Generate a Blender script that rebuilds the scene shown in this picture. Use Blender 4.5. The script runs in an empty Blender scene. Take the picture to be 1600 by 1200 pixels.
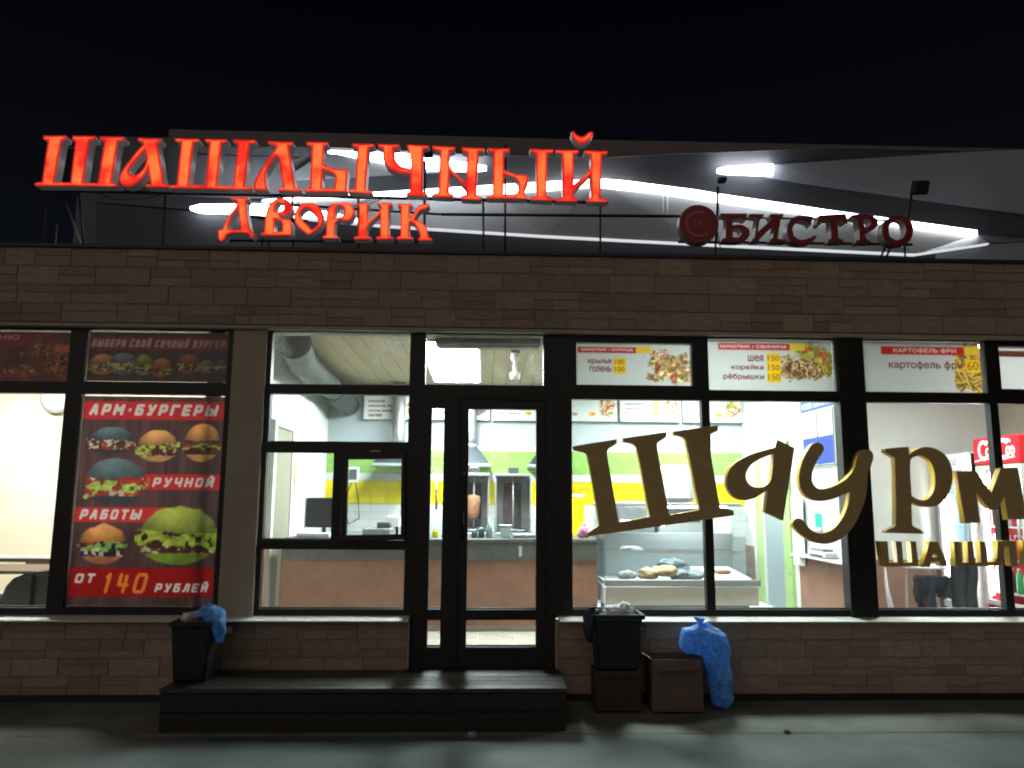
import bpy, bmesh, math, random
import numpy as np
from mathutils import Vector, Matrix, noise as mnoise

random.seed(7)
RNG = np.random.default_rng(11)
S = bpy.context.scene
COL = S.collection
R = math.radians

# ------------------------------------------------------------------ camera
CAM_H, CAM_D = 1.55, 6.1167
FPX, PITCH, YAW, ROLL = 1210.0, R(8.362), R(1.977), R(0.3775)
fwd = Vector((math.sin(YAW) * math.cos(PITCH), math.cos(YAW) * math.cos(PITCH), math.sin(PITCH)))
rgt0 = Vector((math.cos(YAW), -math.sin(YAW), 0))
up0 = rgt0.cross(fwd)
rgt = math.cos(ROLL) * rgt0 + math.sin(ROLL) * up0
upv = -math.sin(ROLL) * rgt0 + math.cos(ROLL) * up0
cam_d = bpy.data.cameras.new('camera')
cam = bpy.data.objects.new('camera', cam_d)
COL.objects.link(cam)
m = Matrix((rgt, upv, -fwd)).transposed().to_4x4()
m.translation = (0, -CAM_D, CAM_H)
cam.matrix_world = m
cam_d.sensor_width = 36
cam_d.lens = 36 * FPX / 1600
cam_d.clip_end = 500
S.camera = cam

# ------------------------------------------------------------------ night sky, dim street glow
W = bpy.data.worlds.new('World')
S.world = W
W.use_nodes = True
nt = W.node_tree
sky = nt.nodes.new('ShaderNodeTexSky')
sky.sky_type = 'NISHITA'
sky.sun_disc = False
sky.sun_elevation = R(-9)
sky.sun_rotation = R(160)
sky.altitude = 100
bg = nt.nodes['Background']
nt.links.new(sky.outputs[0], bg.inputs[0])
bg.inputs[1].default_value = 0.1
# town glow: faint navy overhead, a little lighter towards the horizon all round
tcw = nt.nodes.new('ShaderNodeTexCoord')
sxz = nt.nodes.new('ShaderNodeSeparateXYZ')
nt.links.new(tcw.outputs['Generated'], sxz.inputs[0])
rmp = nt.nodes.new('ShaderNodeValToRGB')
rmp.color_ramp.elements[0].color = (0.0045, 0.0056, 0.0092, 1)
rmp.color_ramp.elements[0].position = 0.10
rmp.color_ramp.elements[1].color = (0.0008, 0.0010, 0.0020, 1)
rmp.color_ramp.elements[1].position = 0.55
nt.links.new(sxz.outputs[2], rmp.inputs[0])
bg2 = nt.nodes.new('ShaderNodeBackground')
nt.links.new(rmp.outputs[0], bg2.inputs[0])
ads = nt.nodes.new('ShaderNodeAddShader')
nt.links.new(bg.outputs[0], ads.inputs[0])
nt.links.new(bg2.outputs[0], ads.inputs[1])
nt.links.new(ads.outputs[0], nt.nodes['World Output'].inputs[0])
sl = bpy.data.lights.new('night_glow', 'SUN')
sl.energy = 0.36
sl.angle = R(80)
sl.color = (1.0, 0.86, 0.72)
so = bpy.data.objects.new('night_glow', sl)
COL.objects.link(so)
so.rotation_euler = (R(62), 0, R(-22))

S.view_settings.view_transform = 'Standard'
S.view_settings.look = 'None'
S.view_settings.exposure = 0
S.view_settings.gamma = 1
S.view_settings.use_curve_mapping = False
S.render.engine = 'CYCLES'
S.cycles.use_denoising = True
S.cycles.filter_width = 2.0
S.cycles.max_bounces = 8
S.cycles.diffuse_bounces = 4
S.cycles.transparent_max_bounces = 24
S.cycles.caustics_reflective = False
S.cycles.caustics_refractive = False
S.cycles.sample_clamp_indirect = 4


def on(px, py, Y):
    """point of the plane y=Y (a facade, a sign, a back wall) that shows at a spot of the photograph"""
    d = rgt * ((px - 800) / FPX) + upv * ((600 - py) / FPX) + fwd
    return Vector((0, -CAM_D, CAM_H)) + d * ((Y + CAM_D) / d.y)


# ------------------------------------------------------------------ materials
def lin(c):
    return tuple(((v / 255) / 12.92 if v / 255 <= 0.04045 else ((v / 255 + 0.055) / 1.055) ** 2.4) for v in c)


MATS = {}


def mat(name, col, rough=0.6, metal=0.0, var=0.12, scale=6.0, bump=0.0, bscale=60.0, rnd=0.0, hue=0.0,
        emit=0.0, ecol=None, alpha=1.0, stretch=None, spec=0.5, sss=0.0):
    M = bpy.data.materials.new(name)
    M.use_nodes = True
    n, l = M.node_tree.nodes, M.node_tree.links
    b = n['Principled BSDF']
    b.inputs['Roughness'].default_value = rough
    b.inputs['Metallic'].default_value = metal
    b.inputs['Specular IOR Level'].default_value = spec
    tc = n.new('ShaderNodeTexCoord')
    src = tc.outputs['Object']
    if stretch:
        mp = n.new('ShaderNodeMapping')
        mp.inputs['Scale'].default_value = stretch
        l.new(src, mp.inputs[0])
        src = mp.outputs[0]
    nz = n.new('ShaderNodeTexNoise')
    nz.inputs['Scale'].default_value = scale
    nz.inputs['Detail'].default_value = 6
    nz.inputs['Roughness'].default_value = 0.62
    l.new(src, nz.inputs['Vector'])
    cr = n.new('ShaderNodeMapRange')
    cr.inputs[1].default_value = 0.25
    cr.inputs[2].default_value = 0.75
    cr.inputs[3].default_value = 1 - var
    cr.inputs[4].default_value = 1 + var
    l.new(nz.outputs[0], cr.inputs[0])
    hs = n.new('ShaderNodeHueSaturation')
    hs.inputs['Color'].default_value = (*col, 1)
    l.new(cr.outputs[0], hs.inputs['Value'])
    out = hs.outputs[0]
    if rnd or hue:
        oi = n.new('ShaderNodeObjectInfo')
        h2 = n.new('ShaderNodeHueSaturation')
        a = n.new('ShaderNodeMapRange')
        a.inputs[3].default_value = 1 - rnd
        a.inputs[4].default_value = 1 + rnd
        l.new(oi.outputs['Random'], a.inputs[0])
        l.new(a.outputs[0], h2.inputs['Value'])
        ml = n.new('ShaderNodeMath')
        ml.operation = 'MULTIPLY'
        ml.inputs[1].default_value = 7.31
        fr = n.new('ShaderNodeMath')
        fr.operation = 'FRACT'
        l.new(oi.outputs['Random'], ml.inputs[0])
        l.new(ml.outputs[0], fr.inputs[0])
        a2 = n.new('ShaderNodeMapRange')
        a2.inputs[3].default_value = 0.5 - hue
        a2.inputs[4].default_value = 0.5 + hue
        l.new(fr.outputs[0], a2.inputs[0])
        l.new(a2.outputs[0], h2.inputs['Hue'])
        l.new(out, h2.inputs['Color'])
        out = h2.outputs[0]
    l.new(out, b.inputs['Base Color'])
    if bump:
        bz = n.new('ShaderNodeTexNoise')
        bz.inputs['Scale'].default_value = bscale
        bz.inputs['Detail'].default_value = 5
        l.new(src, bz.inputs['Vector'])
        bp = n.new('ShaderNodeBump')
        bp.inputs['Strength'].default_value = bump
        bp.inputs['Distance'].default_value = 0.01
        l.new(bz.outputs[0], bp.inputs['Height'])
        l.new(bp.outputs[0], b.inputs['Normal'])
    if rough > 0.15:
        rr = n.new('ShaderNodeMapRange')
        rr.inputs[3].default_value = max(0.02, rough - 0.12)
        rr.inputs[4].default_value = min(1, rough + 0.12)
        l.new(nz.outputs[0], rr.inputs[0])
        l.new(rr.outputs[0], b.inputs['Roughness'])
    if emit:
        b.inputs['Emission Color'].default_value = (*(ecol or col), 1)
        b.inputs['Emission Strength'].default_value = emit
    if alpha < 1:
        b.inputs['Alpha'].default_value = alpha
    MATS[name] = M
    return M


def glass_mat(name, tint=(0.93, 0.97, 0.96), refl=0.05, dirt=0.05, drops=False):
    M = bpy.data.materials.new(name)
    M.use_nodes = True
    n, l = M.node_tree.nodes, M.node_tree.links
    n.remove(n['Principled BSDF'])
    out = n['Material Output']
    tr = n.new('ShaderNodeBsdfTransparent')
    tr.inputs[0].default_value = (*tint, 1)
    gl = n.new('ShaderNodeBsdfGlossy')
    gl.inputs['Roughness'].default_value = 0.03
    lw = n.new('ShaderNodeLayerWeight')
    lw.inputs[0].default_value = 0.5
    pw = n.new('ShaderNodeMath')
    pw.operation = 'POWER'
    pw.inputs[1].default_value = 5
    l.new(lw.outputs['Facing'], pw.inputs[0])
    fr = n.new('ShaderNodeMapRange')
    fr.inputs[3].default_value = refl
    fr.inputs[4].default_value = 0.9
    l.new(pw.outputs[0], fr.inputs[0])
    mx = n.new('ShaderNodeMixShader')
    l.new(fr.outputs[0], mx.inputs[0])
    l.new(tr.outputs[0], mx.inputs[1])
    l.new(gl.outputs[0], mx.inputs[2])
    df = n.new('ShaderNodeBsdfTranslucent')
    df.inputs[0].default_value = (0.7, 0.74, 0.74, 1)
    d2 = n.new('ShaderNodeBsdfDiffuse')
    d2.inputs[0].default_value = (0.5, 0.52, 0.52, 1)
    dm = n.new('ShaderNodeMixShader')
    l.new(df.outputs[0], dm.inputs[1])
    l.new(d2.outputs[0], dm.inputs[2])
    tc = n.new('ShaderNodeTexCoord')
    nz = n.new('ShaderNodeTexNoise')
    nz.inputs['Scale'].default_value = 2.2
    nz.inputs['Detail'].default_value = 8
    nz.inputs['Roughness'].default_value = 0.7
    l.new(tc.outputs['Object'], nz.inputs['Vector'])
    mr = n.new('ShaderNodeMapRange')
    mr.inputs[1].default_value = 0.5
    mr.inputs[2].default_value = 0.78
    mr.inputs[3].default_value = dirt * 0.25
    mr.inputs[4].default_value = dirt * (7 if drops else 2.2)
    l.new(nz.outputs[0], mr.inputs[0])
    m2 = n.new('ShaderNodeMixShader')
    l.new(mr.outputs[0], m2.inputs[0])
    l.new(mx.outputs[0], m2.inputs[1])
    l.new(dm.outputs[0], m2.inputs[2])
    l.new(m2.outputs[0], out.inputs[0])
    MATS[name] = M
    return M


def print_mat(name, transl=0.5, rough=0.5):
    """printed sheet: colours come from the sheet's own colour attribute, light falls on it and through it"""
    M = bpy.data.materials.new(name)
    M.use_nodes = True
    n, l = M.node_tree.nodes, M.node_tree.links
    b = n['Principled BSDF']
    b.inputs['Roughness'].default_value = rough
    at = n.new('ShaderNodeAttribute')
    at.attribute_name = 'ink'
    l.new(at.outputs[0], b.inputs['Base Color'])
    if transl:
        t = n.new('ShaderNodeBsdfTranslucent')
        l.new(at.outputs[0], t.inputs[0])
        mx = n.new('ShaderNodeMixShader')
        mx.inputs[0].default_value = transl
        l.new(b.outputs[0], mx.inputs[1])
        l.new(t.outputs[0], mx.inputs[2])
        l.new(mx.outputs[0], n['Material Output'].inputs[0])
    MATS[name] = M
    return M


mat('asphalt', (0.135, 0.165, 0.162), 0.75, var=0.5, scale=0.9, bump=0.6, bscale=110, spec=0.3)
mat('apron', (0.14, 0.155, 0.13), 0.75, var=0.4, scale=2.4, bump=0.4, bscale=90)
mat('stone', (0.36, 0.272, 0.212), 0.8, var=0.26, scale=5, bump=0.5, bscale=45, rnd=0.16, hue=0.018)
mat('mortar', (0.26, 0.205, 0.165), 0.9, var=0.2, bump=0.3)
mat('plaster', (0.42, 0.365, 0.295), 0.85, var=0.12, scale=3, bump=0.2, bscale=120)
mat('bitumen', (0.012, 0.012, 0.013), 0.6, var=0.3, bump=0.3)
mat('frame', (0.016, 0.015, 0.016), 0.4, var=0.25, scale=12, spec=0.4)
mat('sill', (0.60, 0.62, 0.56), 0.5, var=0.15, scale=5)
mat('deck', (0.028, 0.025, 0.024), 0.30, var=0.35, scale=5, bump=0.3, bscale=40, stretch=(1, 12, 12), rnd=0.15)
mat('deckfront', (0.016, 0.011, 0.010), 0.55, var=0.35, scale=5, bump=0.3, bscale=40, stretch=(1, 12, 12))
mat('steel', (0.46, 0.48, 0.49), 0.35, metal=0.35, var=0.12, scale=10)
mat('bar', (0.05, 0.05, 0.055), 0.5, metal=0.4, var=0.25, scale=20)
mat('galv', (0.30, 0.32, 0.34), 0.42, metal=0.75, var=0.2, scale=18)
mat('letter_side', (0.85, 0.83, 0.84), 0.4, metal=0.0, var=0.12, scale=14)
mat('bistro_face', (0.30, 0.018, 0.03), 0.35, var=0.1, scale=5)
mat('bistro_rose', (0.5, 0.13, 0.14), 0.4, var=0.1)
mat('gold', (0.64, 0.41, 0.018), 0.45, var=0.12, scale=9)
mat('letter_front_brown', (0.50, 0.35, 0.155), 0.5, var=0.1, scale=9)  # letter fronts, browner and darker than the gold sides
mat('white_wall', (0.74, 0.76, 0.74), 0.7, var=0.04, scale=2, bump=0.1)
mat('grey_wall', (0.42, 0.47, 0.50), 0.6, var=0.05, scale=2)
mat('cream_wall', (0.78, 0.72, 0.56), 0.7, var=0.05, scale=2, bump=0.1)
mat('dim_wall', (0.72, 0.73, 0.68), 0.7, var=0.06, scale=2)
mat('white_tile', (0.78, 0.80, 0.80), 0.2, var=0.04, rnd=0.04)
mat('green_tile', (0.27, 0.50, 0.12), 0.2, var=0.06, rnd=0.07)
mat('green_paint', (0.40, 0.58, 0.24), 0.3, var=0.05)
mat('duct', (0.04, 0.05, 0.053), 0.55, metal=0.1, var=0.25, scale=9)
mat('yellow_tile', (0.82, 0.66, 0.01), 0.2, var=0.05, rnd=0.06)
mat('grout', (0.6, 0.6, 0.56), 0.8, var=0.1)
mat('brown_panel', (0.27, 0.14, 0.10), 0.45, var=0.2, scale=7, bump=0.1)
mat('brown_tile', (0.42, 0.25, 0.17), 0.4, var=0.15, scale=7, rnd=0.08)
mat('dark_stone', (0.10, 0.105, 0.10), 0.35, var=0.25, scale=14)
mat('floor_tile', (0.62, 0.58, 0.48), 0.25, var=0.1, rnd=0.06)
mat('wood_ceiling', (0.52, 0.43, 0.27), 0.55, var=0.18, scale=4, stretch=(10, 1, 1), rnd=0.10)
mat('beige', (0.27, 0.26, 0.20), 0.5, var=0.06)
mat('door_grey', (0.30, 0.36, 0.40), 0.4, var=0.06)
mat('white_plastic', (0.78, 0.79, 0.78), 0.35, var=0.04)
mat('black_plastic', (0.007, 0.007, 0.009), 0.5, var=0.2)
mat('dark_grey', (0.06, 0.065, 0.07), 0.5, var=0.2)
mat('grey_plastic', (0.22, 0.24, 0.25), 0.45, var=0.1)
mat('hood', (0.022, 0.032, 0.042), 0.4, metal=0.2, var=0.12)
mat('meat', (0.42, 0.2, 0.11), 0.6, var=0.4, scale=25, bump=0.7, bscale=40)
mat('bread', (0.62, 0.45, 0.28), 0.7, var=0.3, scale=12, bump=0.3)
mat('heater', (0.10, 0.075, 0.08), 0.5, var=0.4, scale=12)
mat('sofa', (0.085, 0.105, 0.105), 0.7, var=0.2, bump=0.2)
mat('dark_wood', (0.10, 0.065, 0.045), 0.45, var=0.25, stretch=(1, 8, 8))
mat('cardboard_dark', (0.045, 0.034, 0.028), 0.85, var=0.25, scale=8, bump=0.15)
mat('cardboard', (0.135, 0.095, 0.078), 0.85, var=0.2, scale=8, bump=0.15)
mat('paper', (0.8, 0.8, 0.78), 0.7, var=0.08)
mat('cloth_dark', (0.012, 0.015, 0.022), 0.85, var=0.3, bump=0.4)
mat('fridge_white', (0.8, 0.81, 0.82), 0.3, var=0.03)
mat('fridge_inner_glow', (0.65, 0.62, 0.72), 0.4, var=0.05, emit=0.9, ecol=(1.0, 0.72, 0.85))  # inner back glows by itself, standing for the cabinet lighting
mat('fridge_blue_glow', (0.25, 0.6, 0.72), 0.4, var=0.08, emit=0.4, ecol=(0.3, 0.75, 0.9))  # shelves and panel glow blue, standing for the lit cabinet
mat('cola_red', (0.62, 0.02, 0.03), 0.35, var=0.06)
mat('blue', (0.02, 0.05, 0.42), 0.4, var=0.06)
mat('teal', (0.0, 0.42, 0.33), 0.4, var=0.2, scale=40)
mat('panel_shaded', (0.13, 0.133, 0.155), 0.6, var=0.08, scale=0.6)  # darker copy of the panel grey, shade put into the colour
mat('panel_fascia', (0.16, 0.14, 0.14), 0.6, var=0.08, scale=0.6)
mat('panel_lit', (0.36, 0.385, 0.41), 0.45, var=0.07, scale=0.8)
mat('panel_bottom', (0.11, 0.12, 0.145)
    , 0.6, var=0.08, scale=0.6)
mat('panel_lit_tone', (0.50, 0.55, 0.64), 0.6, var=0.08, scale=0.6)  # lighter copy of the panel grey, light put into the colour
mat('led', (1, 1, 1), 0.5, emit=11.0, ecol=(0.93, 0.96, 1.0), var=0.0)
mat('lamp_square', (1, 1, 1), 0.5, emit=125.0, ecol=(0.90, 1.0, 0.985), var=0.0)
mat('lip_glow', (1, 1, 1), 0.5, emit=0.75, ecol=(0.9, 0.94, 1.0), var=0.0)  # brightness of the canopy's lower lip, put in as emission
mat('lamp', (1, 1, 1), 0.5, emit=66.0, ecol=(0.90, 1.0, 0.985), var=0.0)
mat('lamp_warm', (1, 1, 1), 0.5, emit=100.0, ecol=(1.0, 0.97, 0.90), var=0.0)
mat('lamp_side', (1, 1, 1), 0.5, emit=95.0, ecol=(0.97, 1.0, 0.97), var=0.0)
mat('pebble', (0.10, 0.08, 0.075), 0.8, var=0.3, bump=0.5)
glass_mat('glass', dirt=0.02)
glass_mat('glass_wet', dirt=0.13, drops=True)
glass_mat('glass_clear', tint=(0.96, 0.98, 0.98), dirt=0.0)
glass_mat('glass_tint', tint=(0.90, 0.95, 0.95), dirt=0.03)
print_mat('banner', 0.26, 0.42)
print_mat('banner_dense', 0.10, 0.42)
print_mat('poster_sheet', 0.40, 0.42)
print_mat('card', 0.0, 0.5)
hl = print_mat('card_lit', 0.0, 0.4)
hn = hl.node_tree.nodes['Principled BSDF']
hl.node_tree.links.new(hl.node_tree.nodes['Attribute'].outputs[0], hn.inputs['Emission Color'])
hn.inputs['Emission Strength'].default_value = 0.6


def bag_mat(name, col, tl=0.5, rough=0.3):
    M = bpy.data.materials.new(name)
    M.use_nodes = True
    n, l = M.node_tree.nodes, M.node_tree.links
    b = n['Principled BSDF']
    b.inputs['Roughness'].default_value = rough
    tc = n.new('ShaderNodeTexCoord')
    nz = n.new('ShaderNodeTexNoise')
    nz.inputs['Scale'].default_value = 14
    nz.inputs['Detail'].default_value = 6
    nz.inputs['Distortion'].default_value = 1.5
    l.new(tc.outputs['Object'], nz.inputs['Vector'])
    mr = n.new('ShaderNodeMapRange')
    mr.inputs[1].default_value = 0.3
    mr.inputs[2].default_value = 0.7
    mr.inputs[3].default_value = 0.55
    mr.inputs[4].default_value = 1.35
    l.new(nz.outputs[0], mr.inputs[0])
    hs = n.new('ShaderNodeHueSaturation')
    hs.inputs['Color'].default_value = (*col, 1)
    l.new(mr.outputs[0], hs.inputs['Value'])
    l.new(hs.outputs[0], b.inputs['Base Color'])
    bp = n.new('ShaderNodeBump')
    bp.inputs['Strength'].default_value = 0.9
    bp.inputs['Distance'].default_value = 0.02
    l.new(nz.outputs[0], bp.inputs['Height'])
    l.new(bp.outputs[0], b.inputs['Normal'])
    t = n.new('ShaderNodeBsdfTranslucent')
    l.new(hs.outputs[0], t.inputs[0])
    mx = n.new('ShaderNodeMixShader')
    mx.inputs[0].default_value = tl
    l.new(b.outputs[0], mx.inputs[1])
    l.new(t.outputs[0], mx.inputs[2])
    l.new(mx.outputs[0], n['Material Output'].inputs[0])
    MATS[name] = M


bag_mat('bag_blue', (0.20, 0.52, 0.97), 0.5, 0.25)
bag_mat('bag_white', (0.7, 0.74, 0.78), 0.5)
bag_mat('bag_grey', (0.45, 0.52, 0.58), 0.4)


def sign_mat(name, strength, colA, colB, scale=5.0):
    """lit acrylic: LED modules behind it, some weaker or dead, so the glow is uneven"""
    M = bpy.data.materials.new(name)
    M.use_nodes = True
    n, l = M.node_tree.nodes, M.node_tree.links
    b = n['Principled BSDF']
    b.inputs['Base Color'].default_value = (0.5, 0.02, 0.015, 1)
    b.inputs['Roughness'].default_value = 0.35
    tc = n.new('ShaderNodeTexCoord')
    nz = n.new('ShaderNodeTexNoise')
    nz.inputs['Scale'].default_value = scale
    nz.inputs['Detail'].default_value = 2
    l.new(tc.outputs['Object'], nz.inputs['Vector'])
    rp = n.new('ShaderNodeMapRange')
    rp.inputs[1].default_value = 0.36
    rp.inputs[2].default_value = 0.56
    l.new(nz.outputs[0], rp.inputs[0])
    mx = n.new('ShaderNodeMix')
    mx.data_type = 'RGBA'
    mx.inputs[6].default_value = (*colA, 1)
    mx.inputs[7].default_value = (*colB, 1)
    l.new(rp.outputs[0], mx.inputs[0])
    l.new(mx.outputs[2], b.inputs['Emission Color'])
    b.inputs['Emission Strength'].default_value = strength
    MATS[name] = M


mat('letter_side_lit', (0.85, 0.83, 0.84), 0.4, var=0.1, emit=0.025, ecol=(1.0, 0.92, 0.92))
sign_mat('sign_core', 1.0, (0.95, 0.03, 0.014), (1.3, 0.20, 0.045))
sign_mat('sign_rim', 1.0, (0.50, 0.004, 0.004), (0.72, 0.012, 0.008))


# ------------------------------------------------------------------ object helpers
def link(o, parent=None):
    COL.objects.link(o)
    if parent:
        o.parent = parent
        if parent.type == 'EMPTY' and o.matrix_parent_inverse == Matrix():
            o.matrix_parent_inverse = parent.matrix_basis.inverted()   # parts are modelled in place
    return o


def thing(name, label, cat, loc=(0, 0, 0), rz=0.0, group=None):
    o = bpy.data.objects.new(name, None)
    o.empty_display_size = 0.1
    o.location = loc
    o.rotation_euler = (0, 0, rz)
    link(o)
    o['label'] = label
    o['category'] = cat
    if group:
        o['group'] = group
    return o


def tag(o, label, cat, group=None):
    o['label'] = label
    o['category'] = cat
    if group:
        o['group'] = group
    return o


def setting(o):
    o['kind'] = 'structure'
    return o


class MB:
    def __init__(s):
        s.bm = bmesh.new()

    def box(s, x0, x1, y0, y1, z0, z1):
        v = [s.bm.verts.new(p) for p in ((x0, y0, z0), (x1, y0, z0), (x1, y1, z0), (x0, y1, z0),
                                         (x0, y0, z1), (x1, y0, z1), (x1, y1, z1), (x0, y1, z1))]
        for f in ((3, 2, 1, 0), (4, 5, 6, 7), (0, 1, 5, 4), (1, 2, 6, 5), (2, 3, 7, 6), (3, 0, 4, 7)):
            s.bm.faces.new([v[i] for i in f])
        return s

    def hexa(s, b, t):
        v = [s.bm.verts.new(p) for p in list(b) + list(t)]
        n = len(b)
        s.bm.faces.new(v[:n][::-1])
        s.bm.faces.new(v[n:])
        for i in range(n):
            j = (i + 1) % n
            s.bm.faces.new((v[i], v[j], v[n + j], v[n + i]))
        return s

    def tube(s, pts, r, n=10, caps=True):
        pts = [Vector(p) for p in pts]
        rs = r if isinstance(r, (list, tuple)) else [r] * len(pts)
        rings = []
        for i, p in enumerate(pts):
            a = pts[max(i - 1, 0)]
            b = pts[min(i + 1, len(pts) - 1)]
            d = (b - a).normalized()
            u = d.cross(Vector((0, 0, 1)))
            if u.length < 0.05:
                u = d.cross(Vector((0, 1, 0)))
            u.normalize()
            w = d.cross(u)
            rings.append([s.bm.verts.new(p + (u * math.cos(t) + w * math.sin(t)) * rs[i])
                          for t in [2 * math.pi * k / n for k in range(n)]])
        for a, b in zip(rings, rings[1:]):
            for k in range(n):
                f = s.bm.faces.new((a[k], a[(k + 1) % n], b[(k + 1) % n], b[k]))
                f.smooth = True
        if caps:
            s.bm.faces.new(rings[0][::-1])
            s.bm.faces.new(rings[-1])
        return s

    def lathe(s, prof, c=(0, 0, 0), n=16):
        rings = []
        for r, z in prof:
            rings.append([s.bm.verts.new((c[0] + max(r, 1e-4) * math.cos(2 * math.pi * k / n),
                                          c[1] + max(r, 1e-4) * math.sin(2 * math.pi * k / n), c[2] + z)) for k in range(n)])
        for a, b in zip(rings, rings[1:]):
            for k in range(n):
                f = s.bm.faces.new((a[k], a[(k + 1) % n], b[(k + 1) % n], b[k]))
                f.smooth = True
        s.bm.faces.new(rings[0][::-1])
        s.bm.faces.new(rings[-1])
        return s

    def slab(s, pts, off):
        """polygon given as 3-D points, thickened by the vector off"""
        a = [Vector(p) for p in pts]
        return s.hexa(a, [p + Vector(off) for p in a])

    def make(s, name, mt, parent=None, bevel=0.0, seg=1):
        bmesh.ops.recalc_face_normals(s.bm, faces=s.bm.faces)
        if bevel:
            es = [e for e in s.bm.edges if len(e.link_faces) == 2 and e.calc_face_angle(0) > 0.5]
            bmesh.ops.bevel(s.bm, geom=es, offset=bevel, segments=seg, affect='EDGES', clamp_overlap=True)
        me = bpy.data.meshes.new(name)
        s.bm.to_mesh(me)
        s.bm.free()
        me.materials.append(MATS[mt])
        return link(bpy.data.objects.new(name, me), parent)


def box(name, mt, x0, x1, y0, y1, z0, z1, parent=None, bevel=0.0):
    return MB().box(x0, x1, y0, y1, z0, z1).make(name, mt, parent, bevel)


def dup(o, loc=None, label=None, parent=None):
    c = o.copy()
    COL.objects.link(c)
    if parent:
        c.parent = parent
    if loc is not None:
        c.location = loc
    if label:
        c['label'] = label
    for ch in list(o.children):
        d = dup(ch, parent=c)
    return c


def rect_on(x0, y0, x1, y1, Y):
    a, b, c, d = on(x0, y0, Y), on(x1, y0, Y), on(x1, y1, Y), on(x0, y1, Y)
    return (a.x + d.x) / 2, (b.x + c.x) / 2, (c.z + d.z) / 2, (a.z + b.z) / 2


# ------------------------------------------------------------------ letters cut from sheet
def smooth_poly(p, soft=52, n=4):
    """round the gentle bends of an outline, keep its sharp corners"""
    p = [Vector(q) for q in p]
    N = len(p)
    ang = []
    for i in range(N):
        a, b = p[i] - p[i - 1], p[(i + 1) % N] - p[i]
        ang.append(math.degrees(a.angle(b)) if a.length > 1e-9 and b.length > 1e-9 else 0)
    out = []
    for i in range(N):
        j = (i + 1) % N
        a, b = p[i], p[j]
        L = (b - a).length
        ta = (p[j] - p[i - 1]).normalized() * L if ang[i] < soft else (b - a)
        tb = (p[(j + 1) % N] - p[i]).normalized() * L if ang[j] < soft else (b - a)
        straight = ang[i] >= soft and ang[j] >= soft
        out.append(a)
        if straight:
            continue
        for k in range(1, n):
            t = k / n
            h = (2 * t ** 3 - 3 * t ** 2 + 1, t ** 3 - 2 * t ** 2 + t, -2 * t ** 3 + 3 * t ** 2, t ** 3 - t ** 2)
            out.append(a * h[0] + ta * h[1] + b * h[2] + tb * h[3])
    return out


def outline(pts, oxys, Y):
    ox, oy, s = oxys
    return [on(x / s + ox, y / s + oy, Y).xz for x, y in pts]


def sheet_letter(name, loops, yfront, depth, mt, parent=None, offset=0.0, base=None):
    """loops: outlines in metres (x, z); the solid runs back from yfront by depth"""
    cu = bpy.data.curves.new(name, 'CURVE')
    cu.dimensions = '2D'
    cu.fill_mode = 'BOTH'
    cu.extrude = depth / 2
    cu.offset = offset
    for lp in loops:
        sp = cu.splines.new('POLY')
        sp.points.add(len(lp) - 1)
        for i, q in enumerate(lp):
            sp.points[i].co = (q[0], q[1], 0, 1)
        sp.use_cyclic_u = True
    tmp = bpy.data.objects.new('tmp', cu)
    COL.objects.link(tmp)
    dg = bpy.context.evaluated_depsgraph_get()
    me = bpy.data.meshes.new_from_object(tmp.evaluated_get(dg))
    bpy.data.objects.remove(tmp)
    bpy.data.curves.remove(cu)
    c = Vector(base) if base else Vector((0, 0, 0))
    co = np.empty(len(me.vertices) * 3, np.float32)
    me.vertices.foreach_get('co', co)
    co = co.reshape(-1, 3)
    new = np.stack([co[:, 0] - c.x, yfront + depth / 2 - co[:, 2] - c.y, co[:, 1] - c.z], 1)
    me.vertices.foreach_set('co', new.astype(np.float32).ravel())
    me.name = name
    me.materials.clear()
    me.materials.append(MATS[mt])
    me.update()
    return link(bpy.data.objects.new(name, me), parent)


# ------------------------------------------------------------------ flat print: a fine sheet whose ink is a colour attribute
def vnoise(h, w, cells, octs=4, ax=1.0):
    out = np.zeros((h, w))
    amp = 1.0
    tot = 0
    for k in range(octs):
        cy, cx = max(2, int(cells * 2 ** k)), max(2, int(cells * ax * 2 ** k * w / h))
        g = RNG.random((cy + 2, cx + 2))
        y = np.linspace(0, cy, h)
        x = np.linspace(0, cx, w)
        yi, xi = y.astype(int), x.astype(int)
        fy, fx = (y - yi)[:, None], (x - xi)[None]
        fy, fx = fy * fy * (3 - 2 * fy), fx * fx * (3 - 2 * fx)
        v = (g[yi][:, xi] * (1 - fy) * (1 - fx) + g[yi + 1][:, xi] * fy * (1 - fx) + g[yi][:, xi + 1] * (1 - fy) * fx + g[yi + 1][:, xi + 1] * fy * fx)
        out += amp * v
        tot += amp
        amp *= 0.55
    return out / tot


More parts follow.
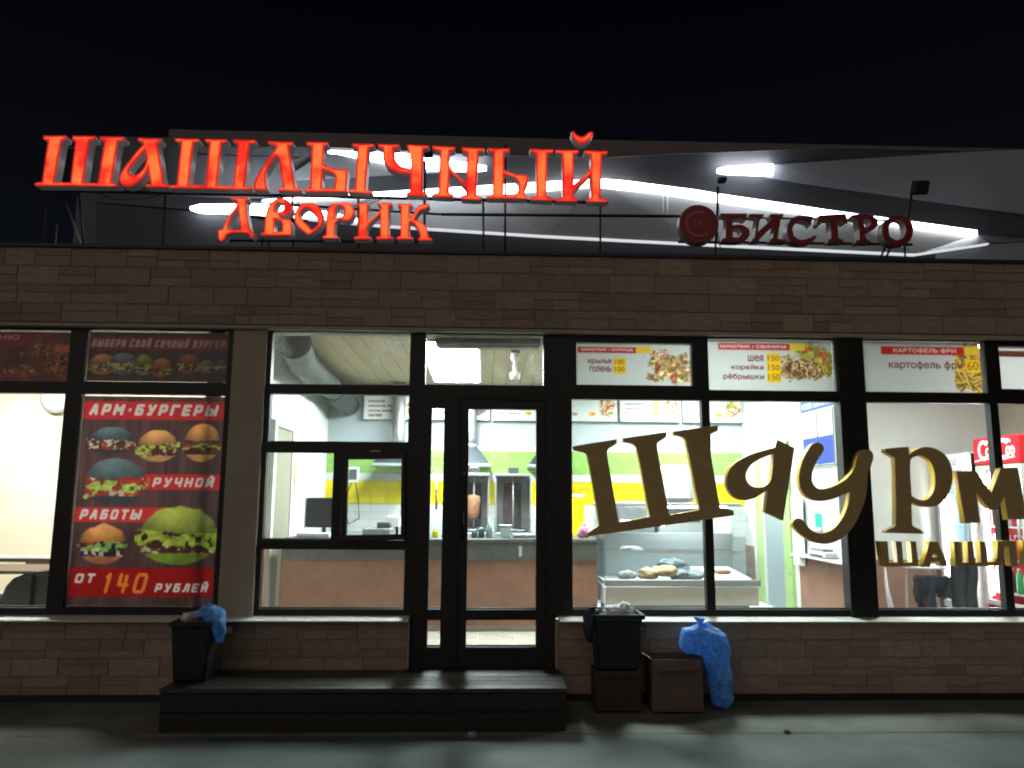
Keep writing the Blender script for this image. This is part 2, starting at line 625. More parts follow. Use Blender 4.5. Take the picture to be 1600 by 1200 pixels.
class Canvas:
    """a print measured in metres: x to the right, y downwards from its top left corner"""

    def __init__(s, w, h, res, bg):
        s.w, s.h, s.res = w, h, res
        s.W, s.H = max(4, int(w * res)), max(4, int(h * res))
        s.a = np.ones((s.H, s.W, 3)) * np.array(bg, float)

    def grid(s):
        return np.meshgrid((np.arange(s.W) + 0.5) / s.res, (np.arange(s.H) + 0.5) / s.res)

    def put(s, mask, col):
        c = np.asarray(col, float)
        s.a += mask[..., None] * (c - s.a)

    def rect(s, x0, y0, x1, y1, col, al=1.0):
        X, Y = s.grid()
        e = s.res
        mk = np.clip((X - x0) * e + .5, 0, 1) * np.clip((x1 - X) * e + .5, 0, 1) * np.clip((Y - y0) * e + .5, 0, 1) * np.clip((y1 - Y) * e + .5, 0, 1)
        s.put(mk * al, col)

    def stroke(s, pts, r, col):
        X, Y = s.grid()
        d = np.full(X.shape, 9.0)
        for (ax, ay), (bx, by) in zip(pts, pts[1:]):
            L = (bx - ax) ** 2 + (by - ay) ** 2 + 1e-12
            t = np.clip(((X - ax) * (bx - ax) + (Y - ay) * (by - ay)) / L, 0, 1)
            d = np.minimum(d, np.hypot(X - ax - t * (bx - ax), Y - ay - t * (by - ay)))
        s.put(np.clip((r - d) * s.res + .5, 0, 1), col)

    def text(s, body, x0, y0, x1, y1, col, bold=0.0, shear=0.0):
        loops = glyph_loops(body, shear)
        al = np.concatenate(loops)
        lo, hi = al.min(0), al.max(0)
        k = 3
        D = np.zeros((s.H * k + 2, s.W * k + 2))
        for lp in loops:
            T = (lp - lo) / (hi - lo)
            px = (x0 + T[:, 0] * (x1 - x0)) * s.res * k
            py = (y1 - T[:, 1] * (y1 - y0)) * s.res * k
            for q in range(len(px)):
                ax, ay, bx, by = px[q - 1], py[q - 1], px[q], py[q]
                if ay == by:
                    continue
                d = 1 if by > ay else -1
                r = np.arange(max(0, math.ceil(min(ay, by) - .5)), min(s.H * k, math.ceil(max(ay, by) - .5)))
                if len(r) == 0:
                    continue
                xc = ax + (r + .5 - ay) / (by - ay) * (bx - ax)
                D[r, np.clip(np.ceil(xc - .5), 0, s.W * k).astype(int)] += d
        M = (np.abs(np.cumsum(D, 1))[:s.H * k, :s.W * k] > .5).astype(float)
        if bold > .012:
            q = M.copy()
            for dx, dy in ((1, 0), (-1, 0), (0, 1), (0, -1)):
                M = np.maximum(M, np.roll(q, (dy, dx), (0, 1)))
        s.put(M.reshape(s.H, k, s.W, k).mean((1, 3)), col)

    def patch(s, cx, cy, w, h):
        i0, i1 = max(0, int((cx - w / 2) * s.res)), min(s.W, int((cx + w / 2) * s.res))
        j0, j1 = max(0, int((cy - h / 2) * s.res)), min(s.H, int((cy + h / 2) * s.res))
        X, Y = np.meshgrid((np.arange(i0, i1) + .5) / s.res, (np.arange(j0, j1) + .5) / s.res)
        return (slice(j0, j1), slice(i0, i1)), (X - cx) / (w / 2), (cy - Y) / (h / 2)

    def burger(s, cx, cy, w, h, bun, leaf=(150, 175, 70), fill=(95, 50, 40), base=None, frill=0.25, mix=(215, 200, 170)):
        sl, u, v = s.patch(cx, cy, w * 1.15, h * 1.05)
        u, v = u * 1.15, v * 1.05
        n = vnoise(u.shape[0], u.shape[1], 5, 4)
        n2 = vnoise(u.shape[0], u.shape[1], 11, 3)
        n3 = vnoise(u.shape[0], u.shape[1], 3, 3)
        A = s.a[sl]

        def lay(mask, col, sh):
            A[:] = A + np.clip(mask, 0, 1)[..., None] * (np.array(col, float) * sh[..., None] - A)
        e = 14
        base = base or bun
        lay((1 - np.hypot(u / .9, (v + .35) / .62)) * e * (v < -.3), base, .55 + .5 * n + .3 * (v + .9))
        # filling: patches of meat, sauce, onion
        reg = np.clip((.93 - np.abs(u)) * e, 0, 1) * np.clip((v + .62) * e, 0, 1) * np.clip((.22 - v) * e, 0, 1)
        lay(reg, fill, .45 + .9 * n2)
        lay(reg * ((n2 - .56) * 18), mix, .6 + .6 * n)
        lay(reg * ((n3 - .60) * 18), (185, 60, 45), .6 + .6 * n2)
        # lettuce frill
        edge = .28 + .55 * (n - .5)
        lay((frill - np.abs(v + .12 + (n3 - .5) * 1.1)) * e * np.clip((1.06 - np.abs(u)) * e, 0, 1) * (n2 > .40), leaf, .45 + 1.0 * n2)
        lay((1 - np.hypot(u / .97, (v - .02 + (n - .5) * .2) / .97)) * e * np.clip((v - .08 - (n - .5) * .35) * e, 0, 1), bun,
            np.clip(.72 + .42 * v + .10 * (n2 - .5) * 2 - .28 * np.abs(u) ** 2.5 + .16 * np.exp(-((u + .3) ** 2 + (v - .6) ** 2) * 9), .2, 1.4))

    def food(s, cx, cy, w, h, cols, soft=1.0, cells=4, edge=6):
        sl, u, v = s.patch(cx, cy, w, h)
        A = s.a[sl]
        n = vnoise(u.shape[0], u.shape[1], cells, 4)
        n2 = vnoise(u.shape[0], u.shape[1], cells * 2, 3)
        k = vnoise(u.shape[0], u.shape[1], cells, 3)
        idx = np.clip(((k - .25) * 2 * len(cols)).astype(int), 0, len(cols) - 1)
        col = np.array(cols, float)[idx] * (.5 + 1.0 * n2)[..., None]
        mk = np.clip((1 - np.hypot(u, v) - soft * (n - .2)) * edge, 0, 1)
        A[:] = A + mk[..., None] * (np.clip(col, 0, 255) - A)

    def fries(s, cx, cy, w, h, k=60):
        sl, u, v = s.patch(cx, cy, w, h)
        A = s.a[sl]
        n = vnoise(u.shape[0], u.shape[1], 5, 3)
        mk = np.clip((1 - np.hypot(u, v)) * 12, 0, 1)
        A[:] = A + mk[..., None] * (np.array([205, 150, 50.]) * (.6 + .7 * n)[..., None] - A)
        for q in range(k):
            r = RNG.random(5)
            a = (r[0] - .5) * 2.2 + (1.3 if r[4] > .5 else 0)
            x, y = (r[1] - .5) * 1.7, (r[2] - .5) * 1.7
            if x * x + y * y > .85:
                continue
            du, dv = (u - x) * w / 2, (v - y) * h / 2
            al, ac = du * math.cos(a) + dv * math.sin(a), -du * math.sin(a) + dv * math.cos(a)
            L, T = .12 * w + .12 * w * r[3], .028 * w
            m = np.clip((L - np.abs(al)) * s.res, 0, 1) * np.clip((T - np.abs(ac)) * s.res + .5, 0, 1)
            sh = .75 + .35 * (ac / T) + .25 * (r[4] - .5)
            A[:] = A + m[..., None] * (np.clip(np.array([238, 192, 95.]) * sh[..., None], 0, 255) - A)

    def sheet(s, name, mt, x0, ztop, Y, parent=None, axis='x', flip=False):
        """hang it with its top left corner at (x0, Y, ztop); axis 'x' faces -y, axis 'y' faces -x"""
        xs = (np.arange(s.W)) / (s.W - 1) * s.w
        zs = ztop - (np.arange(s.H)) / (s.H - 1) * s.h
        X, Z = np.meshgrid(xs, zs)
        if axis == 'x':
            co = np.stack([x0 + X, np.full_like(X, Y), Z], -1)
        else:
            co = np.stack([np.full_like(X, x0), Y - X, Z], -1)
        me = bpy.data.meshes.new(name)
        nv, nf = s.W * s.H, (s.W - 1) * (s.H - 1)
        me.vertices.add(nv)
        me.vertices.foreach_set('co', co.astype(np.float32).ravel())
        idx = np.arange(nv).reshape(s.H, s.W)
        q = np.stack([idx[1:, :-1], idx[1:, 1:], idx[:-1, 1:], idx[:-1, :-1]], -1).reshape(-1, 4)
        me.loops.add(nf * 4)
        me.loops.foreach_set('vertex_index', q.astype(np.int32).ravel())
        me.polygons.add(nf)
        me.polygons.foreach_set('loop_start', np.arange(0, nf * 4, 4, dtype=np.int32))
        at = me.color_attributes.new('ink', 'BYTE_COLOR', 'POINT')
        c = np.clip(s.a / 255, 0, 1)
        rgba = np.concatenate([c, np.ones((s.H, s.W, 1))], -1).reshape(-1, 4)
        at.data.foreach_set('color_srgb', rgba.astype(np.float32).ravel())
        me.materials.append(MATS[mt])
        me.update()
        me.validate()
        return link(bpy.data.objects.new(name, me), parent)


GLY = {}
LOOPS = {}


def glyph_loops(body, shear):
    """outlines of a line of text as closed polygons"""
    key = (body, shear)
    if key not in LOOPS:
        cu = bpy.data.curves.new('txt', 'FONT')
        cu.body = body
        cu.shear = shear
        t = bpy.data.objects.new('txt', cu)
        COL.objects.link(t)
        dg = bpy.context.evaluated_depsgraph_get()
        c2 = t.evaluated_get(dg).to_curve(dg)
        out = []
        for sp in c2.splines:
            P = []
            if sp.type == 'BEZIER':
                bp = sp.bezier_points
                n = len(bp)
                for i in range(n):
                    a, b = bp[i], bp[(i + 1) % n]
                    for t_ in (0, .2, .4, .6, .8):
                        u = 1 - t_
                        P.append((a.co * u ** 3 + a.handle_right * 3 * u * u * t_ + b.handle_left * 3 * u * t_ * t_ + b.co * t_ ** 3)[:2])
            else:
                P = [q.co[:2] for q in sp.points]
            out.append(np.array(P))
        LOOPS[key] = out
        t.to_curve_clear()
        bpy.data.objects.remove(t)
        bpy.data.curves.remove(cu)
    return LOOPS[key]




def glyph_tris(body, bold, shear):
    k = (body, bold, shear)
    if k not in GLY:
        cu = bpy.data.curves.new('txt', 'FONT')
        cu.body = body
        cu.offset = bold
        cu.shear = shear
        cu.resolution_u = 3
        t = bpy.data.objects.new('txt', cu)
        COL.objects.link(t)
        me = bpy.data.meshes.new_from_object(t.evaluated_get(bpy.context.evaluated_depsgraph_get()))
        me.calc_loop_triangles()
        v = np.array([q.co[:2] for q in me.vertices])
        GLY[k] = np.array([[v[i] for i in lt.vertices] for lt in me.loop_triangles])
        bpy.data.objects.remove(t)
        bpy.data.curves.remove(cu)
        bpy.data.meshes.remove(me)
    return GLY[k]


# block letters of the posters: strokes on a 0..1 square
BLOCK = {
    'А': [[(0, 1), (.38, 0), (.62, 0), (1, 1)], [(.2, .68), (.8, .68)]],
    'Р': [[(0, 1), (0, 0), (.85, 0), (1, .12), (1, .5), (.85, .62), (0, .62)]],
    'М': [[(0, 1), (0, 0), (.5, .6), (1, 0), (1, 1)]],
    'Б': [[(.95, 0), (0, 0), (0, 1), (.85, 1), (1, .88), (1, .55), (.85, .43), (0, .43)]],
    'У': [[(0, 0), (.45, .62)], [(1, 0), (.5, 1), (.15, 1)]],
    'Г': [[(0, 1), (0, 0), (1, 0)]],
    'Е': [[(1, 0), (0, 0), (0, 1), (1, 1)], [(0, .5), (.9, .5)]],
    'Ы': [[(0, 0), (0, 1), (.5, 1), (.6, .9), (.6, .55), (.5, .45), (0, .45)], [(1, 0), (1, 1)]],
    'Ч': [[(0, 0), (0, .45), (.12, .58), (1, .58)], [(1, 0), (1, 1)]],
    'Н': [[(0, 0), (0, 1)], [(1, 0), (1, 1)], [(0, .5), (1, .5)]],
    'О': [[(.12, 0), (.88, 0), (1, .12), (1, .88), (.88, 1), (.12, 1), (0, .88), (0, .12), (.12, 0)]],
    'Й': [[(0, 0), (0, 1), (1, 0), (1, 1)], [(.3, -.3), (.5, -.2), (.7, -.3)]],
    'Т': [[(0, 0), (1, 0)], [(.5, 0), (.5, 1)]],
    'Л': [[(0, 1), (.3, .85), (.42, 0), (1, 0), (1, 1)]],
    'В': [[(0, 0), (0, 1), (.85, 1), (1, .88), (1, .6), (.88, .48), (.95, .35), (.95, .12), (.82, 0), (0, 0)], [(0, .48), (.88, .48)]],
    'И': [[(0, 0), (0, 1), (1, 0), (1, 1)]],
    'С': [[(1, 0), (.12, 0), (0, .12), (0, .88), (.12, 1), (1, 1)]],
    '-': [[(.1, .42), (.9, .42)], [(.1, .62), (.9, .62)]],
    '1': [[(.3, .15), (.65, 0), (.65, 1)]],
    '4': [[(.1, 0), (.1, .6), (1, .6)], [(.75, .1), (.75, 1)]],
    '0': [[(.15, 0), (.85, 0), (1, .15), (1, .85), (.85, 1), (.15, 1), (0, .85), (0, .15), (.15, 0)]],
}


def block(c, txt, x0, y0, x1, y1, col, wt=0.2, slant=0.18, gap=0.38):
    h = y1 - y0
    KW = {' ': .45, '-': .6, 'Ы': 1.4, 'М': 1.2, '1': .75}
    n = sum(KW.get(ch, 1) for ch in txt)
    r = h * wt / 2
    cw = (x1 - x0 - slant * h) / (n * (1 + gap) - gap)
    x = x0
    for ch in txt:
        k = KW.get(ch, 1)
        if ch != ' ':
            for st in BLOCK[ch]:
                c.stroke([(x + r + px * (cw * k - 2 * r) + (1 - py) * h * slant, y0 + r + py * (h - 2 * r)) for px, py in st],
                         r * (.5 if ch == '-' else 1), col)
        x += cw * (k + gap * min(1, k + .3))


# ================================================================== the setting
g = MB()
g.box(-40, 40, -30, 60, -0.5, 0.0)
setting(g.make('ground', 'asphalt'))
a_ = MB()
a_.hexa([(-7, -0.78, -.1), (7, -0.78, -.1), (7, -.02, -.1), (-7, -.02, -.1)], [(-7, -0.72, .007), (7, -0.72, .007), (7, -.02, .058), (-7, -.02, .058)])
setting(a_.make('pavement', 'apron', bevel=.008))

# ------------------------------------------------------------------ the low building
ZP0, ZP1 = 2.878, 3.515
bld = thing('snack_bar', 'long low snack bar clad in brown stone tiles with black framed shop windows', 'building', (0, 0, 0))
par = box('parapet_wall', 'mortar', -6.4, 6.3, -.088, .2, ZP0 + .006, ZP1 - .03, bld)
box('coping', 'bar', -6.42, 6.32, -.112, .22, ZP1 - .03, ZP1, bld, .004)
box('lintel', 'plaster', -6.4, 6.3, -.1, .16, 2.85, ZP0, bld, .003)
pl1 = box('base_wall', 'mortar', -6.4, -.562, -.088, .1, .105, .628, bld)
pl2 = box('base_wall', 'mortar', .562, 6.3, -.088, .1, .105, .628, bld)
for x0, x1 in ((-6.4, -.575), (.575, 6.3)):
    box('plinth_strip', 'bitumen', x0, x1, -.082, .1, 0.0, .1048, bld)
box('door_reveal', 'plaster', -.562, -.548, -.1, .1, .29, .628, bld)
box('door_reveal', 'plaster', .548, .562, -.1, .1, .29, .628, bld)
box('threshold', 'frame', -.548, .548, -.06, .12, .0, .2895, bld)
box('pilaster', 'plaster', -1.985, -1.725, -.07, .1, .65, 2.85, bld, .004)
box('end_wall', 'plaster', -6.4, -6.25, .1, 4.5, 0, 3.4, bld)
box('end_wall', 'plaster', 6.15, 6.3, .1, 4.5, 0, 3.4, bld)
box('rear_wall', 'plaster', -6.4, 6.3, 4.5, 4.65, 0, 3.4, bld)
box('roof_slab', 'bitumen', -6.4, 6.3, .2, 4.65, 3.12, 3.2, bld)
MB().hexa([(-6.4, -.15, .6285), (-.55, -.15, .6285), (-.55, -.036, .6285), (-6.4, -.036, .6285)], [(-6.4, -.15, .640), (-.55, -.15, .640), (-.55, -.036, .664), (-6.4, -.036, .664)]).make('window_sill', 'sill', bld, .003)
MB().hexa([(.575, -.15, .6285), (6.3, -.15, .6285), (6.3, -.036, .6285), (.575, -.036, .6285)], [(.575, -.15, .640), (6.3, -.15, .640), (6.3, -.036, .664), (.575, -.036, .664)]).make('window_sill', 'sill', bld, .003)

# stone tiles, laid in courses of whole and half blocks
tile_meshes = []
for k in range(5):
    b = bmesh.new()
    bmesh.ops.create_cube(b, size=1)
    for v in b.verts:
        if v.co.y < 0:
            v.co.x *= .985 + random.uniform(-.012, .008)
            v.co.z *= .97 + random.uniform(-.03, .01)
            v.co.y += random.uniform(-.12, .12)
    bmesh.ops.recalc_face_normals(b, faces=b.faces)
    me = bpy.data.meshes.new('stone_tile')
    b.to_mesh(me)
    b.free()
    me.materials.append(MATS['stone'])
    tile_meshes.append(me)


def stone_wall(parent, x0, x1, z0, z1, rows):
    hc = (z1 - z0) / rows
    gap = .003

    def put(a, b, c, d):
        o = bpy.data.objects.new('stone_tile', random.choice(tile_meshes))
        dep = random.uniform(.005, .011)
        o.scale = (b - a - gap, dep, d - c - gap)
        o.location = ((a + b) / 2, -.088 - dep / 2 + .002, (c + d) / 2)
        link(o, parent)
    for r in range(rows):
        za, zb = z0 + r * hc, z0 + (r + 1) * hc
        x = x0
        while x < x1 - 1e-6:
            w = random.uniform(.22, .46)
            if x1 - x - w < .18:
                w = x1 - x
            if random.random() < .5:
                put(x, x + w, za, zb)
            else:
                zm = za + hc * random.choice((.42, .5, .58))
                s1 = random.uniform(.3, .7) if random.random() < .55 and w > .3 else 1
                s2 = random.uniform(.3, .7) if random.random() < .35 and w > .3 else 1
                for s_, u, v in ((s1, za, zm), (s2, zm, zb)):
                    if s_ == 1:
                        put(x, x + w, u, v)
                    else:
                        put(x, x + w * s_, u, v)
                        put(x + w * s_, x + w, u, v)
            x += w


stone_wall(par, -6.4, 6.3, ZP0 + .008, ZP1 - .032, 4)
stone_wall(pl1, -6.4, -.565, .107, .627, 4)
stone_wall(pl2, .565, 6.3, .107, .627, 4)

# ------------------------------------------------------------------ window frames: each opening a frame with its panes
F0, F1 = -.035, .035          # front and back of the frames


def window(opn, panes, name='window', proud=0.0, glass='glass', prefix=None):
    """opn: outer rectangle; panes: clear openings in it, the rest is frame"""
    X = sorted({opn[0], opn[1]} | {p[i] for p in panes for i in (0, 1)})
    Z = sorted({opn[2], opn[3]} | {p[i] for p in panes for i in (2, 3)})
    b = MB()
    for xa, xb in zip(X, X[1:]):
        run = None
        for za, zb in zip(Z, Z[1:]):
            cx, cz = (xa + xb) / 2, (za + zb) / 2
            hole = any(p[0] < cx < p[1] and p[2] < cz < p[3] for p in panes)
            if hole:
                if run:
                    b.box(xa, xb, F0 - proud, F1, run[0], run[1])
                run = None
            else:
                run = (run[0] if run else za, zb)
        if run:
            b.box(xa, xb, F0 - proud, F1, run[0], run[1])
    bmesh.ops.remove_doubles(b.bm, verts=b.bm.verts, dist=1e-5)
    o = b.make(name, 'frame', bld)
    for p in panes:
        gm = p[4] if len(p) > 4 else glass
        box('bead', 'frame', p[0] - .001, p[1] + .001, .004, .03, p[2] - .001, p[2] + .009, o)
        gl = MB()
        gl.bm.faces.new([gl.bm.verts.new(q) for q in ((p[0] - .004, .002, p[2] - .004), (p[1] + .004, .002, p[2] - .004),
                                                      (p[1] + .004, .002, p[3] + .004), (p[0] - .004, .002, p[3] + .004))])
        gl.make('pane', gm, o)
    return o


ZB, ZT = .648, 2.85
window((-6.25, -3.2, ZB, ZT), [(-4.55, -3.262, 2.42, 2.83), (-4.55, -3.262, .715, 2.33), (-6.1, -4.65, .715, 2.33), (-6.1, -4.65, 2.42, 2.83)])
window((-3.2, -1.985, ZB, ZT), [(-3.14, -2.035, 2.425, 2.838), (-3.14, -2.035, .712, 2.33)])
w1 = window((-1.725, -.555, ZB, ZT), [(-1.69, -.602, 2.421, 2.84, 'glass_wet'), (-1.684, -.602, 1.97, 2.347), (-1.69, -1.172, 1.222, 1.887),
                                      (-1.09, -.612, 1.222, 1.887), (-1.69, -.604, .709, 1.15)])
# hinged ticket window, tilted a little inwards at the top
sash = MB()
for q in ((-.245, .245, -.335, -.292), (-.245, .245, .285, .335), (-.245, -.2, -.292, .285), (.212, .245, -.292, .285)):
    sash.box(q[0], q[1], -.03, .02, q[2], q[3])
so_ = sash.make('sash', 'frame', w1, .004)
so_.location = (-.852, -.042, 1.556)
so_.rotation_euler = (R(-3.0), R(-1.2), R(0))
sg = MB()
sg.bm.faces.new([sg.bm.verts.new(q) for q in ((-.2, -.004, -.292), (.212, -.004, -.292), (.212, -.004, .285), (-.2, -.004, .285))])
gp = sg.make('pane', 'glass', w1)
gp.location, gp.rotation_euler = so_.location, so_.rotation_euler
hb = MB().box(-.03, .05, -.038, -.03, .338, .35).make('hinge', 'galv', w1)
hb.location, hb.rotation_euler = so_.location, so_.rotation_euler

door = window((-.555, .555, .29, ZT), [(-.478, .46, 2.43, 2.838, 'glass_wet'), (-.42, -.322, .709, 2.248), (-.42, -.322, .431, .629),
                                       (-.126, .404, .706, 2.243), (-.126, .404, .431, .63)], 'door')
lf = MB()
for q in ((-.205, -.19, .31, 2.33), (.465, .48, .31, 2.33), (-.19, .465, 2.315, 2.33)):
    lf.box(q[0], q[1], F0 - .012, F0 + .002, q[2], q[3])
lf.make('leaf_edge', 'frame', door, .003)
hd = MB()
hd.tube([(-.16, F0 - .01, 1.25), (-.16, F0 - .06, 1.27), (-.16, F0 - .06, 1.72), (-.16, F0 - .01, 1.74)], .012)
hd.make('handle', 'black_plastic', door)
for z in (2.14, 1.42):
    box('lock_plate', 'bar', .475, .5, F0 - .008, F0 + .001, z, z + .03, door, .002)
wr = window((.555, 2.836, ZB, ZT), [(.724, 1.658, 2.443, 2.79), (.686, 1.724, .711, 2.33), (1.79, 2.83, 2.412, 2.838), (1.79, 2.836, .711, 2.33)])
box('window_post', 'frame', 2.836, 3.052, F0 - .03, .06, ZB, ZT, bld, .004)
window((3.052, 6.15, ZB, ZT), [(3.056, 4.076, 2.413, 2.842), (3.056, 4.08, .711, 2.33), (4.19, 5.15, 2.448, 2.803), (4.147, 5.15, .711, 2.33),
                               (5.22, 6.1, .711, 2.33), (5.22, 6.1, 2.413, 2.84)])
gv = MB().box(-1.945, -1.845, -.118, -.1, .535, .6).make('vent_grille', 'grey_plastic', bld, .004)
for k in range(4):
    box('slat', 'white_plastic', -1.935, -1.855, -.123, -.117, .545 + k * .013, .551 + k * .013, gv)

# ------------------------------------------------------------------ rooms behind the glass
FZ, CZ, BY = .29, 3.05, 4.3
PX0, PX1 = -2.1, 3.5
setting(box('floor', 'grout', -6.25, 6.15, .1, 4.5, 0, FZ - .004))
fl = bpy.data.objects['floor']
tm = None
for i in range(12):
    for j in range(3):
        x, y = PX0 + .02 + i * .34, .12 + j * .46
        if tm is None:
            t0 = MB().box(0, .332, 0, .452, -.004, 0).make('floor_tile', 'floor_tile', fl, .002)
            tm = t0.data
        else:
            t0 = link(bpy.data.objects.new('floor_tile', tm), fl)
        t0.location = (x, y, FZ + .002)
ceil_ = setting(box('ceiling', 'dark_wood', -6.25, 6.15, .1, 4.5, CZ + .015, CZ + .06))
pm = None
for i in range(31):
    if pm is None:
        p0 = MB().box(.003, .179, .12, BY, CZ, CZ + .014).make('ceiling_plank', 'wood_ceiling', ceil_, .003)
        pm = p0.data
    else:
        p0 = link(bpy.data.objects.new('ceiling_plank', pm), ceil_)
    p0.location.x = PX0 + i * .182
for xa, xb in ((-6.25, -2.22), (3.6, 6.15)):
    q = box('ceiling_board', 'white_wall', xa, xb, .12, 4.48, CZ, CZ + .012, ceil_)
bw = setting(box('wall_back', 'grey_wall', PX0, PX1, BY, BY + .1, FZ, CZ))
setting(box('wall_left', 'white_wall', PX0 - .12, PX0, .06, BY + .1, FZ - .002, CZ))
wr_ = setting(box('wall_right', 'white_wall', PX1, PX1 + .1, 1.12, BY + .1, FZ - .002, CZ))
setting(box('wall_dining', 'cream_wall', -6.25, PX0 - .12, 3.0, 3.1, FZ, CZ))
setting(box('wall_hall', 'dim_wall', PX1 + .1, 6.15, 3.0, 3.1, FZ, CZ))

# bands of glazed tile along the kitchen's back wall
TW, TH = .2, .1
tmesh = {}


def tile_at(col, x, z, w=TW):
    key = (col, round(w, 3))
    if key not in tmesh:
        b = MB().box(.002, w - .002, -.008, 0, .002, TH - .002)
        o = b.make(col, col, bw)
        tmesh[key] = o.data
    else:
        o = link(bpy.data.objects.new(col, tmesh[key]), bw)
    o.location = (x, BY - .0005, z)


for i in range(28):
    for j in range(3):
        tile_at('green_tile', PX0 + i * TW, 1.868 + j * TH)
        tile_at('yellow_tile', PX0 + i * TW, 1.462 + j * TH)
    for j in range(4):
        tile_at('white_tile', PX0 + i * TW, 1.055 + j * TH)
    tile_at('white_tile', PX0 + i * TW, 1.764)
box('trim_strip', 'white_plastic', PX0, PX1, BY - .012, BY, 2.17, 2.235, bw)

# brown wainscot: left wall (tiled) and right wall
wl = bpy.data.objects['wall_left']
for j in range(5):
    for i in range(3):
        t0 = box('brown_tile', 'brown_tile', PX0, PX0 + .008, 1.0 + i * .3, 1.294 + i * .3, FZ + .01 + j * .158, FZ + .163 + j * .158, wl)
box('corner_trim', 'white_plastic', PX0, PX0 + .03, 1.22, 1.28, FZ, 1.12, wl)
box('corner_trim', 'white_plastic', PX0 + .12, PX0 + .15, 1.57, 1.6, FZ, 1.12, wl)
box('wainscot', 'brown_panel', PX1 - .012, PX1, 1.13, 2.52, FZ, .95, wr_)
box('wainscot', 'brown_panel', PX1 - .012, PX1, 3.98, BY, FZ, .95, wr_)
box('ledge', 'white_plastic', PX1 - .16, PX1, 1.13, 2.4, .95, .972, wr_, .004)
# green edged service door in the right wall
sd = thing('service_door', 'grey blue door with bright green surround in the white kitchen wall', 'door', (PX1 - .01, 3.2, FZ))
box('door_leaf', 'door_grey', PX1 - .02, PX1 - .001, 2.9, 3.52, FZ, 2.12, sd)
for ya, yb in ((2.68, 2.9), (3.52, 3.8)):
    box('surround', 'green_paint', PX1 - .035, PX1 - .001, ya, yb, FZ, 2.12, sd)
box('surround', 'green_paint', PX1 - .035, PX1 - .001, 2.68, 3.8, 2.12, 2.23, sd)
box('door_edge', 'white_plastic', PX1 - .04, PX1 - .001, 3.49, 3.52, FZ, 2.12, sd)
# beige door in the left wall
bd = thing('beige_door', 'plain beige inner door in the left white kitchen wall', 'door', (PX0, 1.95, FZ))
box('door_leaf', 'beige', PX0 + .001, PX0 + .03, 1.62, 2.28, FZ, 2.24, bd, .004)
for ya, yb, za, zb in ((1.54, 1.62, FZ, 2.3), (2.28, 2.34, FZ, 2.3), (1.62, 2.28, 2.24, 2.3)):
    box('door_frame', 'white_plastic', PX0 + .001, PX0 + .05, ya, yb, za, zb, bd, .004)

# dining room and hall woodwork
wd = bpy.data.objects['wall_dining']
box('wainscot', 'dark_wood', -6.25, PX0 - .12, 2.985, 3.0, FZ, .84, wd)
box('dado_rail', 'white_plastic', -6.25, PX0 - .12, 2.95, 2.985, .84, .875, wd, .004)
box('wall_panel', 'cream_wall', -5.6, -5.15, 2.975, 2.985, .45, .8, wd)
wh = bpy.data.objects['wall_hall']
box('wainscot', 'brown_panel', PX1 + .1, 6.15, 2.985, 3.0, FZ, .86, wh)

# ------------------------------------------------------------------ lamps
lp = thing('ceiling_light', 'very bright long white ceiling panel above the entrance door', 'light', (-.36, 2.4, CZ), group='lit ceiling panels')
for k in range(3):
    box('diffuser', 'lamp', -.64, -.08, 1.22 + k * .86, 2.04 + k * .86, CZ - .03, CZ - .026, lp)
box('light_frame', 'white_plastic', -.67, -.05, 1.18, 3.82, CZ - .025, CZ - .002, lp)


def lamp(x, y, mt, label):
    t = thing('ceiling_light', label, 'light', (x, y, CZ), group='lit ceiling panels')
    box('diffuser', mt, x - .28, x + .28, y - .28, y + .28, CZ - .03, CZ - .026, t)
    box('light_frame', 'white_plastic', x - .31, x + .31, y - .31, y + .31, CZ - .025, CZ - .002, t)


lamp(1.9, 1.0, 'lamp_square', 'square lit ceiling panel above the glass display case')
lamp(2.6, 3.2, 'lamp_square', 'square lit ceiling panel at the back right of the kitchen')
lamp(-3.6, 1.9, 'lamp_warm', 'square lit ceiling panel nearest the burger poster in the dining room')
lamp(-5.1, 1.7, 'lamp_warm', 'square lit ceiling panel at the far left of the dining room')
lamp(4.5, .9, 'lamp_side', 'square lit ceiling panel in front of the drinks fridges')
cl = thing('wall_lamp', 'round white lamp high on the cream dining room wall', 'lamp', (-4.95, 2.95, 2.66))
lb = MB().lathe([(.0, 0), (.15, 0), (.165, .02), (.15, .05), (.08, .065), (0.0, .068)], n=24)
lo_ = lb.make('shade', 'white_plastic', None)
lo_.parent = cl
lo_.rotation_euler = (R(90), 0, 0)
lr = MB().lathe([(.165, 0), (.185, .005), (.185, .02), (.17, .025)], n=24).make('rim', 'steel', None)
lr.parent = cl
lr.rotation_euler = (R(90), 0, 0)
pd = thing('pendant_lamp', 'small white pendant lamp hanging from the plank ceiling', 'lamp', tuple(on(805, 575, 1.6)))
pc = on(805, 575, 1.6)
MB().lathe([(.012, -.12), (.05, -.115), (.05, -.05), (.022, -.035), (.02, .06), (.045, .09), (.045, .15)], tuple(pc), 14).make('stem', 'white_plastic', pd)
MB().lathe([(.03, .15), (.05, .155), (.05, .2), (.02, .21)], tuple(pc), 14).make('ceiling_rose', 'dark_grey', pd)
ac = thing('air_curtain', 'dark grey air curtain box above the inside of the entrance door', 'heater', (-.0, .2, 2.8))
box('casing', 'grey_plastic', -.42, .47, .14, .36, 2.79, 3.0, ac, .02)
box('outlet', 'black_plastic', -.38, .43, .17, .22, 2.784, 2.79, ac)

